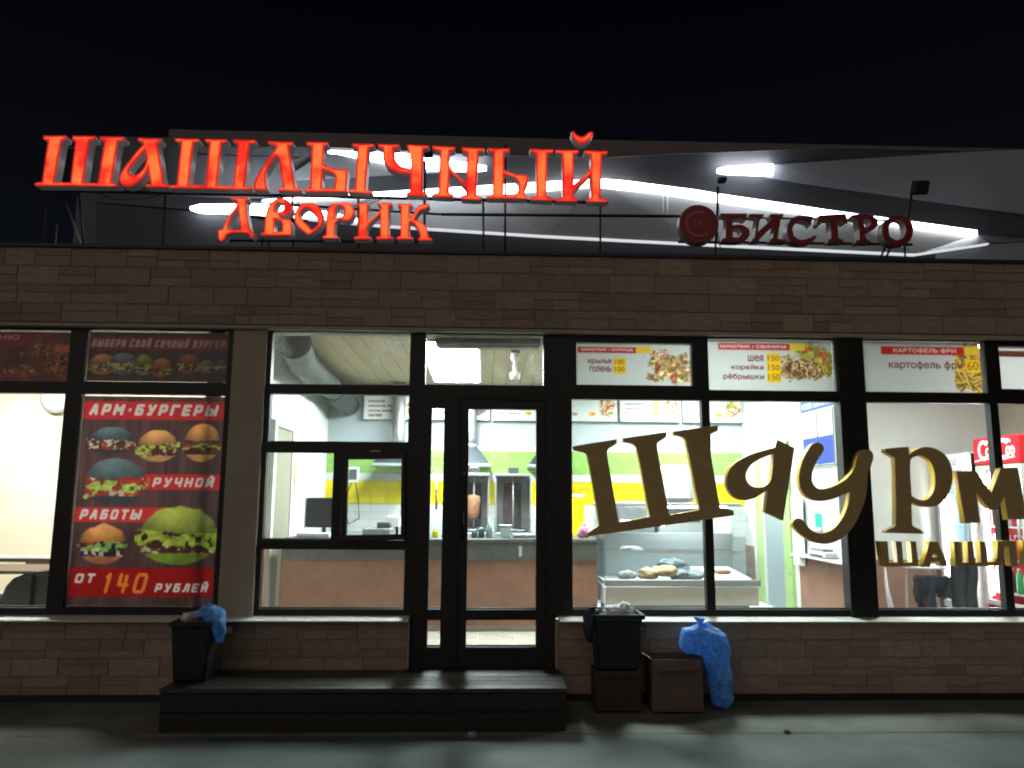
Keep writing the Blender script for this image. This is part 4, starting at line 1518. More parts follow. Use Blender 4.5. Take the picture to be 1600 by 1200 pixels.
x0, x1, z0, z1 = -4.54, -3.27, 2.43, 2.822
c = Canvas(x1 - x0, z1 - z0, 170, (70, 28, 24))
n = vnoise(c.H, c.W, 3, 5)
c.a[:] = np.array((96, 36, 28)) * (.4 + 1.1 * n)[..., None]
f = placed(c, x0, z1)
c.rect(0, f(40, 520)[1], f(48, 530)[0], f(40, 540)[1], (120, 26, 30))
c.text('МЕНЮ', f(-30, 530)[0], f(40, 524)[1], f(29, 530)[0], f(40, 531)[1], (190, 150, 140), .02)
for cx, cy, w, h in ((60, 545, 90, 40), (30, 580, 80, 36), (85, 570, 60, 50), (-40, 565, 100, 60)):
    u, v = f(cx, cy)
    c.food(u, v, w / 198, h / 198, [(120, 50, 28), (80, 34, 26), (150, 84, 40), (60, 30, 26), (170, 120, 70)], edge=3)
c.rect(f(84, 540)[0], f(90, 540)[1], f(112, 540)[0], f(90, 550)[1], (200, 110, 40), .7)
tag(c.sheet('banner', 'banner_dense', x0, z1, PY), 'dark reddish brown food banner in the top pane at the far left', 'banner')

MEAT = [(150, 105, 70), (110, 75, 50), (190, 150, 105), (90, 60, 42), (205, 175, 130), (130, 95, 60)]


def price_sheet(x0, x1, z0, z1, head, headx, rows, foods, name='banner', label='', extra=None, res=190):
    c = Canvas(x1 - x0, z1 - z0, res, (206, 208, 205))
    f = placed(c, x0, z1)
    for args in foods:
        u, v = f(args[0], args[1])
        if args[4] == 'fries':
            c.fries(u, v, args[2] / 198, args[3] / 198)
        else:
            c.food(u, v, args[2] / 198, args[3] / 198, args[4], cells=5)
    if head:
        c.rect(max(0, f(headx[0], 0)[0]), f(headx[0], headx[2])[1], f(headx[1], 0)[0], f(headx[0], headx[3])[1], (188, 40, 40))
        c.rect(f(headx[1], 0)[0], f(headx[0], headx[2] - 1)[1], f(headx[1] + 22, 0)[0], f(headx[0], headx[3])[1], (236, 196, 60))
        c.text(head, f(headx[4], 0)[0], f(headx[0], headx[2] + 2.5)[1], f(headx[5], 0)[0], f(headx[0], headx[3] - 3)[1], (238, 225, 220), .02)
    for txt, xa, xb, ya, yb, price in rows:
        c.text(txt, f(xa, 0)[0], f(xa, ya)[1], f(xb, 0)[0], f(xa, yb)[1], (120, 62, 62), .018)
        if price:
            p = price
            c.rect(f(p[1], 0)[0], f(xa, ya - 3)[1], f(p[2], 0)[0], f(xa, yb + 3)[1], (240, 196, 40))
            c.text(p[0], f(p[1] + 2, 0)[0], f(xa, ya)[1], f(p[2] - 2, 0)[0], f(xa, yb - 1)[1], (170, 110, 40), .02)
    tag(c.sheet(name, 'banner', x0, z1, PY), label, 'banner')


price_sheet(.736, 1.655, 2.447, 2.787, 'ШАШЛЫК / КУРИЦА', (900, 984, 542, 551, 905, 980),
            [('крылья', 915, 948, 561, 569, ('100', 951, 969)), ('голень', 917, 948, 572, 580, ('100', 951, 969))],
            [(1045, 572, 120, 84, [(200, 165, 110), (170, 125, 80), (150, 110, 70), (220, 190, 140), (120, 130, 60), (180, 60, 50)]), (1030, 552, 40, 24, [(215, 190, 170), (190, 90, 70), (230, 220, 205)])],
            label='smallest white price banner with two chicken rows beside the entrance door')
price_sheet(1.796, 2.826, 2.417, 2.834, 'ШАШЛЫК / СВИНИНА', (1105, 1208, 536, 546, 1108, 1204),
            [('шея', 1147, 1169, 555, 564, ('150', 1174, 1194)), ('корейка', 1123, 1169, 569, 578, ('150', 1174, 1194)), ('рёбрышки', 1111, 1169, 583, 593, ('150', 1174, 1194))],
            [(1270, 560, 110, 70, [(150, 130, 60), (200, 150, 110), (150, 160, 60), (180, 90, 60)]), (1252, 578, 110, 66, MEAT), (1292, 578, 36, 30, [(190, 60, 40), (170, 170, 60), (150, 120, 50)])],
            label='white price banner with pork skewers and three price rows')
price_sheet(3.062, 4.058, 2.419, 2.837, 'КАРТОФЕЛЬ ФРИ', (1342, 1462, 541, 553, 1360, 1450),
            [('картофель фри', 1352, 1458, 563, 577, ('60', 1463, 1483))],
            [(1550, 576, 128, 90, 'fries'), (1540, 594, 100, 36, 'fries')], label='white price banner with a heap of french fries')
price_sheet(4.2, 5.14, 2.455, 2.797, None, None, [], [(1690, 576, 90, 50, MEAT)], label='pale banner with a faded red strip cut off at the right edge')
cc = Canvas(.9, .05, 150, (190, 120, 105))
tag(cc.sheet('banner_strip', 'banner', 4.21, 2.775, PY - .003), 'faded red strip along the top of the pale rightmost banner', 'banner strip')

# ================================================================== kitchen
# menu boards
MENU = [(-1.624, ['шаурма', 'шаурма XL', 'люля кебаб', 'хычин']), (-.765, ['пицца']), (.092, ['картофель']), (.952, ['салаты']), (1.818, ['куриный', 'свиной', 'бараний']), (2.672, ['напитки'])]
ml = ['menu board with four lines of text at the left above the steel hood', 'mostly white menu board behind the narrow side light of the door', 'menu board above the middle hood behind the door glass',
      'menu board seen through the left edge of the big right window', 'menu board with three price rows above the big first letter', 'rightmost menu board ending at the white side wall']
for k, (bx, rows) in enumerate(MENU):
    t = thing('menu_board', ml[k], 'menu board', (bx, BY - .08, 2.58), group='menu boards above the kitchen wall')
    box('board_case', 'white_plastic', bx, bx + .825, BY - .09, BY - .002, 2.575, 3.0, t, .006)
    c = Canvas(.80, .40, 130, (205, 212, 212))
    for i, r_ in enumerate(rows):
        yy = .16 + i * .06 if len(rows) > 1 else .3
        c.text(r_, .06, yy, .06 + .035 * len(r_), yy + .034, (120, 70, 75), .015)
        c.rect(.43, yy - .01, .52, yy + .04, (235, 180, 30))
        c.text('120', .445, yy, .505, yy + .03, (150, 110, 50), .015)
    c.food(.66, .22, .32, .42, [(170, 120, 90), (215, 190, 150), (150, 80, 60), (225, 205, 180), (150, 150, 70)] if k not in (1, 2) else [(90, 60, 60), (140, 100, 95), (70, 50, 50)])
    c.sheet('board_print', 'card', bx + .012, 2.99, BY - .094, t)


def hood(x, label, first=None):
    t = thing('extractor_hood', label, 'hood', (x, 3.9, 1.94), group='extractor hoods over the stove')
    MB().hexa([(x - .27, 3.62, 1.97), (x + .27, 3.62, 1.97), (x + .27, 4.285, 1.97), (x - .27, 4.285, 1.97)],
              [(x - .1, 3.9, 2.19), (x + .1, 3.9, 2.19), (x + .1, 4.2, 2.19), (x - .1, 4.2, 2.19)]).make('canopy', 'hood', t, .004)
    box('rim', 'steel', x - .275, x + .275, 3.615, 4.286, 1.935, 1.97, t, .004)
    MB().tube([(x, 4.05, 2.19), (x, 4.05, 2.32), (x, 4.05, 3.03)], .085, 16).make('chimney', 'galv', t)
    MB().tube([(x, 4.05, 2.19), (x, 4.05, 2.24)], .1, 16).make('collar', 'steel', t)


hood(-1.13, 'leftmost dark extractor hood seen through the ticket window')
hood(-.2, 'dark extractor hood with silver pipe seen through the door glass')
hood(.83, 'extractor hood whose right corner shows beside the big first letter')

# service counter
ct = thing('service_counter', 'long brown service counter with dark stone front and glass screen', 'counter', (-.4, 1.8, FZ))
CX0, CX1 = -1.93, 1.1
box('front_panel', 'brown_panel', CX0, CX1, 1.53, 1.58, FZ + .05, .945, ct)
box('kick_board', 'white_plastic', CX0, CX1, 1.545, 1.58, FZ, FZ + .049, ct)
box('stone_band', 'dark_stone', CX0, CX1, 1.515, 1.58, .948, 1.12, ct, .003)
box('worktop', 'dark_stone', CX0, CX1, 1.505, 2.3, 1.122, 1.155, ct, .005)
for a, b_ in ((-.75, .05), (.055, .56)):
    gl = MB().box(a, b_, 1.56, 1.568, 1.157, 1.355)
    gl.make('glass_screen', 'glass_tint', ct)
for x in (-.76, .05, .57):
    MB().tube([(x, 1.564, 1.155), (x, 1.564, 1.36)], .008, 8).make('screen_post', 'steel', ct)
box('price_sticker', 'paper', .34, .37, 1.512, 1.514, .99, 1.09, ct)
box('back_table', 'steel', CX0, 3.0, 3.5, 4.28, 1.06, 1.1, None)
tag(bpy.data.objects['back_table'], 'long steel work table along the tiled kitchen wall', 'table')

mon = thing('monitor', 'black computer monitor seen from behind on the counter at left', 'monitor', (-1.63, 1.8, 1.155))
box('screen_back', 'black_plastic', -1.775, -1.47, 1.78, 1.83, 1.245, 1.54, mon, .012)
box('bezel', 'white_plastic', -1.792, -1.776, 1.785, 1.835, 1.235, 1.55, mon, .004)
MB().tube([(-1.6, 1.83, 1.155), (-1.6, 1.83, 1.26)], .02, 8).make('stand', 'black_plastic', mon)
box('foot', 'black_plastic', -1.72, -1.48, 1.75, 1.92, 1.155, 1.17, mon, .005)
MB().lathe([(0, 0), (.022, .002), (.018, .006), (0, .007)], n=10).make('logo', 'paper', mon).matrix_world = Matrix.Translation((-1.56, 1.778, 1.40)) @ Matrix.Rotation(R(90), 4, 'X')
kb = thing('cash_drawer', 'white cash drawer under the black monitor', 'cash drawer', (-1.65, 1.72, 1.155))
box('body', 'white_plastic', -1.82, -1.5, 1.6, 1.74, 1.157, 1.2, kb, .006)
box('drawer', 'paper', -1.8, -1.52, 1.592, 1.6, 1.163, 1.193, kb, .002)
ps = thing('price_display', 'small white framed screen hanging left of the yellow tiles', 'screen', tuple(on(553, 742, 3.9)))
q = on(553, 742, 3.9)
box('case', 'white_plastic', q.x - .07, q.x + .06, 3.88, 3.94, q.z - .1, q.z + .1, ps, .006)
box('screen', 'dark_grey', q.x - .055, q.x + .04, 3.872, 3.88, q.z - .06, q.z + .07, ps)
MB().tube([q + Vector((.02, 0, -.1)), q + Vector((.05, .1, -.3)), q + Vector((.07, .1, -.55)), q + Vector((-.04, -.05, -.62)), q + Vector((-.1, -.1, -.3)), q + Vector((-.02, 0, -.1))], .008, 6).make('cable', 'black_plastic', ps)
rp = thing('receipt_printer', 'dark grey receipt printer on the counter behind the ticket window', 'printer', tuple(on(590, 832, 1.9)))
q = on(590, 834, 1.9)
box('body', 'grey_plastic', q.x - .14, q.x + .14, 1.8, 2.05, 1.156, 1.24, rp, .012)
box('lid', 'dark_grey', q.x + .0, q.x + .13, 1.82, 2.0, 1.241, 1.30, rp, .01)
for px, py, w in ((615, 812, .13), (625, 826, .1)):
    q = on(px, py, 2.1)
    b = thing('paper_pack', 'white paper pack behind the receipt printer' if w > .11 else 'small white paper pack lying beside the glass screen', 'paper pack', tuple(q))
    box('pack', 'paper', q.x - w / 2, q.x + w / 2, 2.05, 2.2, 1.156, 1.156 + (.2 if w > .11 else .1), b, .008)
    box('wrap', 'white_plastic', q.x - w / 2 - .003, q.x + w / 2 + .003, 2.08, 2.12, 1.156, 1.157 + (.2 if w > .11 else .1), b)


def grill(px0, px1, Y, label, meat):
    a, b_ = on(px0, 745, Y), on(px1, 745, Y)
    cx, w = (a.x + b_.x) / 2, b_.x - a.x
    t = thing('shawarma_grill', label, 'grill', (cx, Y + .25, 1.1), group='upright shawarma grills')
    box('base', 'steel', cx - w / 2, cx + w / 2, Y, Y + .5, 1.1, 1.17, t, .006)
    for k in range(4):
        box('leg', 'dark_grey', cx + (w / 2 - .06) * (1 if k % 2 else -1) - .02, cx + (w / 2 - .06) * (1 if k % 2 else -1) + .02, Y + (.05 if k < 2 else .42), Y + (.09 if k < 2 else .46), .62, 1.1, t)
    box('back_panel', 'steel', cx - w / 2, cx + w / 2, Y + .42, Y + .5, 1.17, 1.79, t, .006)
    box('heater', 'heater', cx - w * .24, cx + w * .24, Y + .40, Y + .42, 1.22, 1.72, t)
    for s_ in (-1, 1):
        box('side_panel', 'steel', cx + s_ * w / 2 - .02 * (s_ > 0) - .0, cx + s_ * w / 2 + .02 * (s_ < 0), Y + .15, Y + .42, 1.17, 1.77, t, .004)
    box('top_plate', 'steel', cx - w / 2, cx + w / 2, Y + .1, Y + .5, 1.79, 1.82, t, .004)
    box('motor', 'dark_grey', cx - .06, cx + .06, Y + .15, Y + .3, 1.82, 1.89, t, .01)
    MB().tube([(cx, Y + .2, 1.17), (cx, Y + .2, 1.79)], .01, 8).make('spit', 'steel', t)
    MB().lathe([(.02, 0), (.15, .005), (.15, .02), (.02, .025)], (cx, Y + .2, 1.18), 18).make('drip_tray', 'galv', t)
    if meat:
        MB().lathe([(.02, 0), (.05, .015), (.07, .08), (.075, .16), (.085, .24), (.07, .27), (.02, .28)], (cx - .01, Y + .2, 1.30), 16).make('meat_cone', 'meat', t)


grill(716, 765, 2.5, 'shawarma grill with brown meat cone behind the door glass', True)
grill(774, 832, 2.5, 'empty shawarma grill with dark heater right of the meat cone', False)
k_ = thing('wall_knife', 'long dark knife hanging on the yellow tiles', 'knife', tuple(on(682, 765, 4.26)))
q0, q1, q2 = on(682, 730, 4.26), on(682, 765, 4.26), on(682, 795, 4.26)
MB().slab([(q0.x - .012, 4.262, q0.z), (q0.x + .012, 4.262, q0.z - .05), (q1.x + .016, 4.262, q1.z), (q1.x - .012, 4.262, q1.z)], (0, .006, 0)).make('blade', 'steel', k_)
MB().tube([q1, q2], .016, 8).make('handle', 'dark_wood', k_)
tb = thing('plastic_tub', 'square white plastic tub on the counter behind the glass screen', 'tub', tuple(on(790, 841, 1.75)))
q = on(790, 842, 1.75)
MB().hexa([(q.x - .05, 1.7, 1.156), (q.x + .05, 1.7, 1.156), (q.x + .05, 1.82, 1.156), (q.x - .05, 1.82, 1.156)],
          [(q.x - .062, 1.69, 1.27), (q.x + .062, 1.69, 1.27), (q.x + .062, 1.83, 1.27), (q.x - .062, 1.83, 1.27)]).make('tub', 'white_plastic', tb, .01)
box('lid', 'paper', q.x - .066, q.x + .066, 1.686, 1.834, 1.27, 1.283, tb, .004)
for px, lab in ((812, 'flat white tray beside the square tub'), (826, 'flat white tray at the right edge of the door glass')):
    q = on(px, 841, 1.8)
    t = thing('tray', lab, 'tray', (q.x, 1.85, 1.156))
    MB().hexa([(q.x - .05, 1.74, 1.156), (q.x + .05, 1.74, 1.156), (q.x + .05, 1.9, 1.156), (q.x - .05, 1.9, 1.156)],
              [(q.x - .07, 1.72, 1.185), (q.x + .07, 1.72, 1.185), (q.x + .07, 1.92, 1.185), (q.x - .07, 1.92, 1.185)]).make('dish', 'white_plastic', t, .004)
    box('paper_liner', 'paper', q.x - .045, q.x + .045, 1.75, 1.89, 1.186, 1.19, t)
# small things on the counter behind the glass screen
for px, mt, hh, lab in ((741, 'dark_grey', .05, 'small dark jar on the counter below the meat cone'), (752, 'black_plastic', .07, 'small black jar left of the square white tub'),
                        (764, 'grey_plastic', .09, 'tall grey jar left of the square white tub'), (680, 'yellow_tile', .06, 'small yellow jar behind the narrow side light of the door')):
    q = on(px, 841, 1.72)
    t = thing('sauce_jar', lab, 'jar', (q.x, 1.72, 1.156), group='jars on the service counter')
    MB().lathe([(0, 0), (.028, .001), (.03, .01), (.03, hh), (.02, hh + .012), (0, hh + .013)], (q.x, 1.72, 1.156), 12).make('body', mt, t)
    MB().lathe([(0, 0), (.022, .001), (.022, .014), (0, .015)], (q.x, 1.72, 1.157 + hh + .013), 12).make('lid', 'white_plastic', t)
for k, (px, lab) in enumerate(((640, 'steel pot on the back table left of the door glass'), (965, 'steel pot on the back table behind the first big letter'))):
    q = on(px, 800, 3.8)
    t = thing('cooking_pot', lab, 'pot', (q.x, 3.8, 1.1))
    MB().lathe([(0, 0), (.13, .002), (.14, .02), (.14, .2), (.148, .205), (.148, .215), (0, .216)], (q.x, 3.8, 1.101), 20).make('body', 'steel', t)
    MB().lathe([(0, 0), (.14, .002), (.09, .03), (.02, .04), (.022, .06), (0, .062)], (q.x, 3.8, 1.318), 20).make('lid', 'steel', t)
# things behind the display case
wa = thing('dough_machine', 'big white rounded machine behind the display case', 'machine', tuple(on(1060, 790, 2.6)))
q = on(1059, 790, 2.6)
MB().box(q.x - .21, q.x + .21, 2.55, 2.95, 1.47, 1.93).make('cover', 'white_plastic', wa, .09)
box('base', 'steel', q.x - .23, q.x + .25, 2.5, 3.0, 1.1, 1.47, wa, .012)
box('control_panel', 'dark_grey', q.x - .2, q.x + .22, 2.49, 2.5, 1.3, 1.44, wa)
for k in range(4):
    box('leg', 'dark_grey', q.x + (.18 if k % 2 else -.22), q.x + (.22 if k % 2 else -.18), 2.52 + (.4 if k > 1 else 0), 2.56 + (.4 if k > 1 else 0), FZ, 1.1, wa)
co_ = thing('steel_oven', 'steel oven with glass front left of the white rounded machine', 'oven', tuple(on(995, 800, 2.6)))
q = on(995, 800, 2.6)
box('body', 'galv', q.x - .22, q.x + .2, 2.6, 3.1, 1.12, 1.52, co_, .01)
box('window', 'grey_plastic', q.x - .12, q.x + .1, 2.592, 2.6, 1.2, 1.42, co_)
box('handle', 'steel', q.x - .14, q.x + .12, 2.57, 2.585, 1.45, 1.465, co_)
box('stand', 'dark_grey', q.x - .2, q.x + .18, 2.62, 3.05, FZ, 1.12, co_)
bc = thing('sauce_box', 'yellow sauce box at the left edge of the right window', 'box', tuple(on(903, 775, 3.6)))
q = on(903, 785, 3.6)
box('box', 'yellow_tile', q.x - .08, q.x + .08, 3.6, 3.75, 1.1, 1.56, bc, .01)
box('lid', 'paper', q.x - .082, q.x + .082, 3.598, 3.752, 1.561, 1.6, bc, .004)
ob = thing('onion_bag', 'pink net bag on the counter at the foot of the first big letter', 'bag', tuple(on(912, 835, 1.8)))


def lump(name, mt, c_, r3, parent, seed=0, amp=.25, fr=2.2, sub=3, flat=True):
    b = bmesh.new()
    bmesh.ops.create_icosphere(b, subdivisions=sub, radius=1)
    for v in b.verts:
        p = v.co.normalized()
        d = 1 + amp * (mnoise.noise(p * fr + Vector((seed, 3.1, 0))) + .5 * mnoise.noise(p * fr * 2.7 + Vector((0, seed, 5))))
        v.co = Vector((p.x * r3[0] * d, p.y * r3[1] * d, p.z * r3[2] * d)) + Vector(c_)
        if flat and v.co.z < c_[2] - r3[2] * .75:
            v.co.z = c_[2] - r3[2] * .75
    for f_ in b.faces:
        f_.smooth = True
    me = bpy.data.meshes.new(name)
    b.to_mesh(me)
    b.free()
    me.materials.append(MATS[mt])
    return link(bpy.data.objects.new(name, me), parent)


mat('pink_net', (0.55, 0.2, 0.35), 0.6, var=0.4, scale=40)
q = on(912, 838, 1.8)
lump('net', 'pink_net', (q.x, 1.8, 1.21), (.06, .06, .07), ob, 2)
MB().tube([(q.x, 1.8, 1.26), (q.x + .01, 1.8, 1.30)], [.012, .02], 8).make('knot', 'pink_net', ob)

# glass display case
dcs = thing('display_case', 'white refrigerated display case with slanted glass front', 'display case', (1.87, 1.6, FZ))
DX0, DX1 = 1.14, 2.60
box('lower_body', 'fridge_white', DX0, DX1, 1.3, 2.05, .56, .735, dcs, .008)
box('toe_kick', 'dark_grey', DX0 + .06, DX1 - .06, 1.42, 2.0, FZ, .555, dcs)
box('bumper', 'grey_plastic', DX0 - .01, DX1 + .01, 1.27, 1.3, .74, .80, dcs, .008)
box('deck_tray', 'white_plastic', DX0 + .02, DX1 - .02, 1.31, 2.0, .735, .765, dcs)
box('back_wall', 'grey_wall', DX0 + .02, DX1 - .02, 1.98, 2.03, .766, 1.2, dcs)
box('inner_shelf', 'glass_tint', DX0 + .05, DX1 - .05, 1.62, 1.98, 1.03, 1.04, dcs)
box('shelf_edge', 'steel', DX0 + .05, DX1 - .05, 1.605, 1.62, 1.02, 1.05, dcs)
box('top_shelf', 'steel', DX0, DX1, 1.72, 2.05, 1.48, 1.51, dcs, .005)
for xa in (DX0, DX1 - .015):
    b = MB()
    b.slab([(xa, 1.31, .80), (xa, 1.36, 1.12), (xa, 1.5, 1.38), (xa, 1.72, 1.5), (xa, 2.04, 1.5), (xa, 2.04, .80)], (.015, 0, 0))
    b.make('end_panel', 'glass_clear', dcs)
b = MB()
cv = [(1.30, .80), (1.325, 1.0), (1.37, 1.16), (1.46, 1.33), (1.58, 1.43), (1.72, 1.495)]
vs = [[b.bm.verts.new((x, y_, z)) for x in (DX0 + .017, DX1 - .017)] for y_, z in cv]
for p_, r_ in zip(vs, vs[1:]):
    fc = b.bm.faces.new((p_[0], p_[1], r_[1], r_[0]))
    fc.smooth = True
b.make('front_glass', 'glass_clear', dcs)
box('lamp_tube', 'lamp', DX0 + .55, DX1 - .15, 1.74, 1.78, 1.462, 1.478, dcs)
for i, (px, py, r3, mt, lab) in enumerate([
    (1012, 897, (.10, .09, .06), 'bread', 'pale bread loaf in a bag at the left of the display case heap'),
    (1040, 893, (.11, .09, .06), 'bread', 'pale bread loaf in the middle of the display case heap'),
    (1062, 899, (.10, .09, .055), 'bag_grey', 'blue grey food bag in the middle of the display case heap'),
    (1085, 900, (.10, .08, .06), 'bag_grey', 'blue grey food bag at the right of the display case heap'),
    (1055, 882, (.14, .09, .05), 'bag_grey', 'long grey food bag lying on top of the display case heap'),
    (980, 899, (.09, .08, .045), 'bag_white', 'small white bag at the left end of the display case'),
    (988, 858, (.11, .08, .03), 'bag_white', 'white crumpled bag on the upper glass shelf of the display case')]):
    q = on(px, py, 1.45 if py > 870 else 1.75)
    t = lump('food_bag', mt, (q.x, 1.45 if py > 890 else (1.56 if py > 870 else 1.78), max(.766 + r3[2] * .75, q.z)), r3, None, i * 1.7, .45, 2.6)
    tag(t, lab, 'food bag', 'food bags in the display case')
wt = thing('white_tray', 'large white tray at the right end of the display case', 'tray', tuple(on(1145, 890, 1.5)))
MB().hexa([(2.07, 1.36, .77), (2.55, 1.36, .77), (2.5, 1.9, .84), (2.1, 1.9, .84)], [(2.06, 1.35, .80), (2.56, 1.35, .80), (2.5, 1.9, .87), (2.1, 1.9, .87)]).make('dish', 'paper', wt, .006)
box('meat_pack', 'meat', 2.28, 2.42, 1.55, 1.68, .835, .86, wt, .008)

# customer notice board on the right wall
cbd = thing('notice_board', 'white notice board with blue header and blue pockets on the white wall', 'notice board', (PX1 - .01, 1.9, 1.9))
box('backing', 'white_plastic', PX1 - .014, PX1 - .001, 1.46, 2.30, 1.88, 2.62, cbd)
c = Canvas(.82, .12, 160, (28, 60, 150))
c.text('УГОЛОК ПОКУПАТЕЛЯ', .04, .03, .78, .09, (240, 240, 250), .02)
c.sheet('header', 'card', PX1 - .016, 2.61, 2.29, cbd, axis='y')
for ya in (1.5, 1.88):
    box('pocket', 'blue', PX1 - .022, PX1 - .0145, ya, ya + .36, 1.92, 2.2, cbd)
    box('pocket_edge', 'grey_plastic', PX1 - .025, PX1 - .0145, ya - .012, ya - .002, 1.9, 2.48, cbd)
    box('leaflet', 'paper', PX1 - .02, PX1 - .0145, ya, ya + .36, 2.215, 2.47, cbd)
box('pocket_edge', 'grey_plastic', PX1 - .025, PX1 - .0145, 1.47, 2.28, 1.895, 1.908, cbd)
nb = thing('wall_notice', 'yellow and red paper notice on the left white kitchen wall', 'notice', (PX0, 2.6, 1.7))
c = Canvas(.24, .32, 140, (230, 190, 60))
c.rect(0, 0, .24, .1, (232, 200, 90))
for k in range(3):
    c.text('часы' if k % 2 else 'меню', .03, .025 + k * .065, .2, .06 + k * .065, (180, 70, 50), .02)
c.rect(0, .21, .24, .32, (205, 60, 60))
c.rect(.03, .235, .21, .30, (230, 150, 140))
o = c.sheet('notice_print', 'card', 0, 0, 0, None, axis='x')
o.parent = nb
o.rotation_euler = (0, 0, R(90))
o.location = (.006, -.22, .24)
box('backing', 'paper', PX0 + .001, PX0 + .005, 2.37, 2.63, 1.61, 1.95, nb)
tc_ = thing('teal_notice', 'small teal card on the white wall between the big letters', 'card', (PX1 - .005, 1.99, 1.34))
box('card', 'teal', PX1 - .008, PX1 - .001, 1.9, 2.06, 1.27, 1.41, tc_)
box('holder', 'white_plastic', PX1 - .03, PX1 - .001, 1.89, 2.07, 1.235, 1.265, tc_, .004)
tp = thing('label_printer', 'grey and white label printer on the ledge of the right kitchen wall', 'printer', (PX1 - .1, 1.8, .972))
box('body', 'white_plastic', PX1 - .15, PX1 - .02, 1.55, 1.95, .973, 1.04, tp, .012)
box('slot', 'dark_grey', PX1 - .153, PX1 - .149, 1.6, 1.9, .99, 1.005, tp)
box('lid', 'grey_plastic', PX1 - .14, PX1 - .03, 1.6, 1.9, 1.041, 1.065, tp, .008)
pn = thing('hanging_paper', 'white paper sheet hanging beside the service door', 'paper', (PX1 - .04, 2.5, 1.1))
box('sheet', 'paper', PX1 - .045, PX1 - .04, 2.28, 2.6, .84, 1.6, pn)
box('clip', 'steel', PX1 - .05, PX1 - .036, 2.4, 2.47, 1.59, 1.62, pn)

# ================================================================== hall with the drinks fridges
def fridge(name, label, y0, y1, zt, mt, header, blue):
    t = thing(name, label, 'fridge', (5.5, (y0 + y1) / 2, FZ), group='drinks fridges along the hall wall')
    X = 5.2
    box('body', mt, X + .06, X + .64, y1 - .03, y1, FZ + .08, zt, t, .006)
    box('body', mt, X + .06, X + .64, y0, y0 + .03, FZ + .08, zt, t, .006)
    box('back', 'fridge_inner_glow', X + .6, X + .64, y0 + .031, y1 - .031, FZ + .09, zt - .01, t)
    box('base', mt, X + .03, X + .64, y0, y1, FZ, FZ + (.0795 if blue else .21), t, .006)
    box('header_box', mt, X, X + .6, y0, y1, zt - .28, zt, t, .008)
    c = Canvas(y1 - y0 - .02, .26, 170, (205, 24, 34) if header == 'red' else (225, 228, 230))
    if header == 'red':
        L = c.w
        w_ = (245, 240, 240)
        for ox in (.06, .37):      # two flowing capitals of the script and the loops between them
            c.stroke([(ox + .105 + .075 * math.cos(R(a)), .12 + .085 * math.sin(R(a))) for a in range(-50, -320, -15)], .019, w_)
            c.stroke([(ox + .14, .06), (ox + .17, .035), (ox + .2, .05)], .014, w_)
        for ox in (.2, .27, .51, .57):
            c.stroke([(ox + .03 + .026 * math.cos(R(a)), .14 + .034 * math.sin(R(a))) for a in range(0, 375, 25)], .011, w_)
        c.stroke([(.01, .225), (.2, .205), (.4, .225), (.62, .2)], .008, w_)
    else:
        c.text('холод', .12, .06, .42, .13, (120, 130, 140), .01, .3)
        c.text('свежее', .2, .16, .5, .2, (150, 158, 165), .01, .3)
    c.sheet('header_print', 'card_lit', X - .002, zt - .01, y1 - .01, t, axis='y')
    for z in (.62, .95, 1.28, 1.6):
        box('shelf', 'fridge_blue_glow' if blue else 'white_plastic', X + .1, X + .6, y0 + .031, y1 - .031, z, z + .015, t)
    box('inner_lamp', 'lamp_side', X + .056, X + .07, y1 - .062, y1 - .045, .6, zt - .34, t)
    if blue:
        box('lower_panel', 'fridge_blue_glow', X + .12, X + .13, y0 + .04, y1 - .04, .46, .86, t)
    dr = MB()
    for q in ((y0, y0 + .05, FZ + (.09 if blue else .215), zt - .285), (y1 - .05, y1, FZ + (.09 if blue else .215), zt - .285), (y0 + .05, y1 - .05, FZ + (.09 if blue else .215), FZ + (.16 if blue else .26)), (y0 + .05, y1 - .05, zt - .33, zt - .285)):
        dr.box(X + .008, X + .05, *q)
    d_ = dr.make('door', 'fridge_white', t)
    b = MB()
    b.bm.faces.new([b.bm.verts.new(p) for p in ((X + .03, y0 + .05, FZ + .16), (X + .03, y1 - .05, FZ + .16), (X + .03, y1 - .05, zt - .33), (X + .03, y0 + .05, zt - .33))])
    b.make('door_glass', 'glass_tint', d_)
    MB().tube([(X - .02, y0 + .06, 1.0), (X - .02, y0 + .06, 1.45)], .012, 8).make('handle', 'steel', d_)


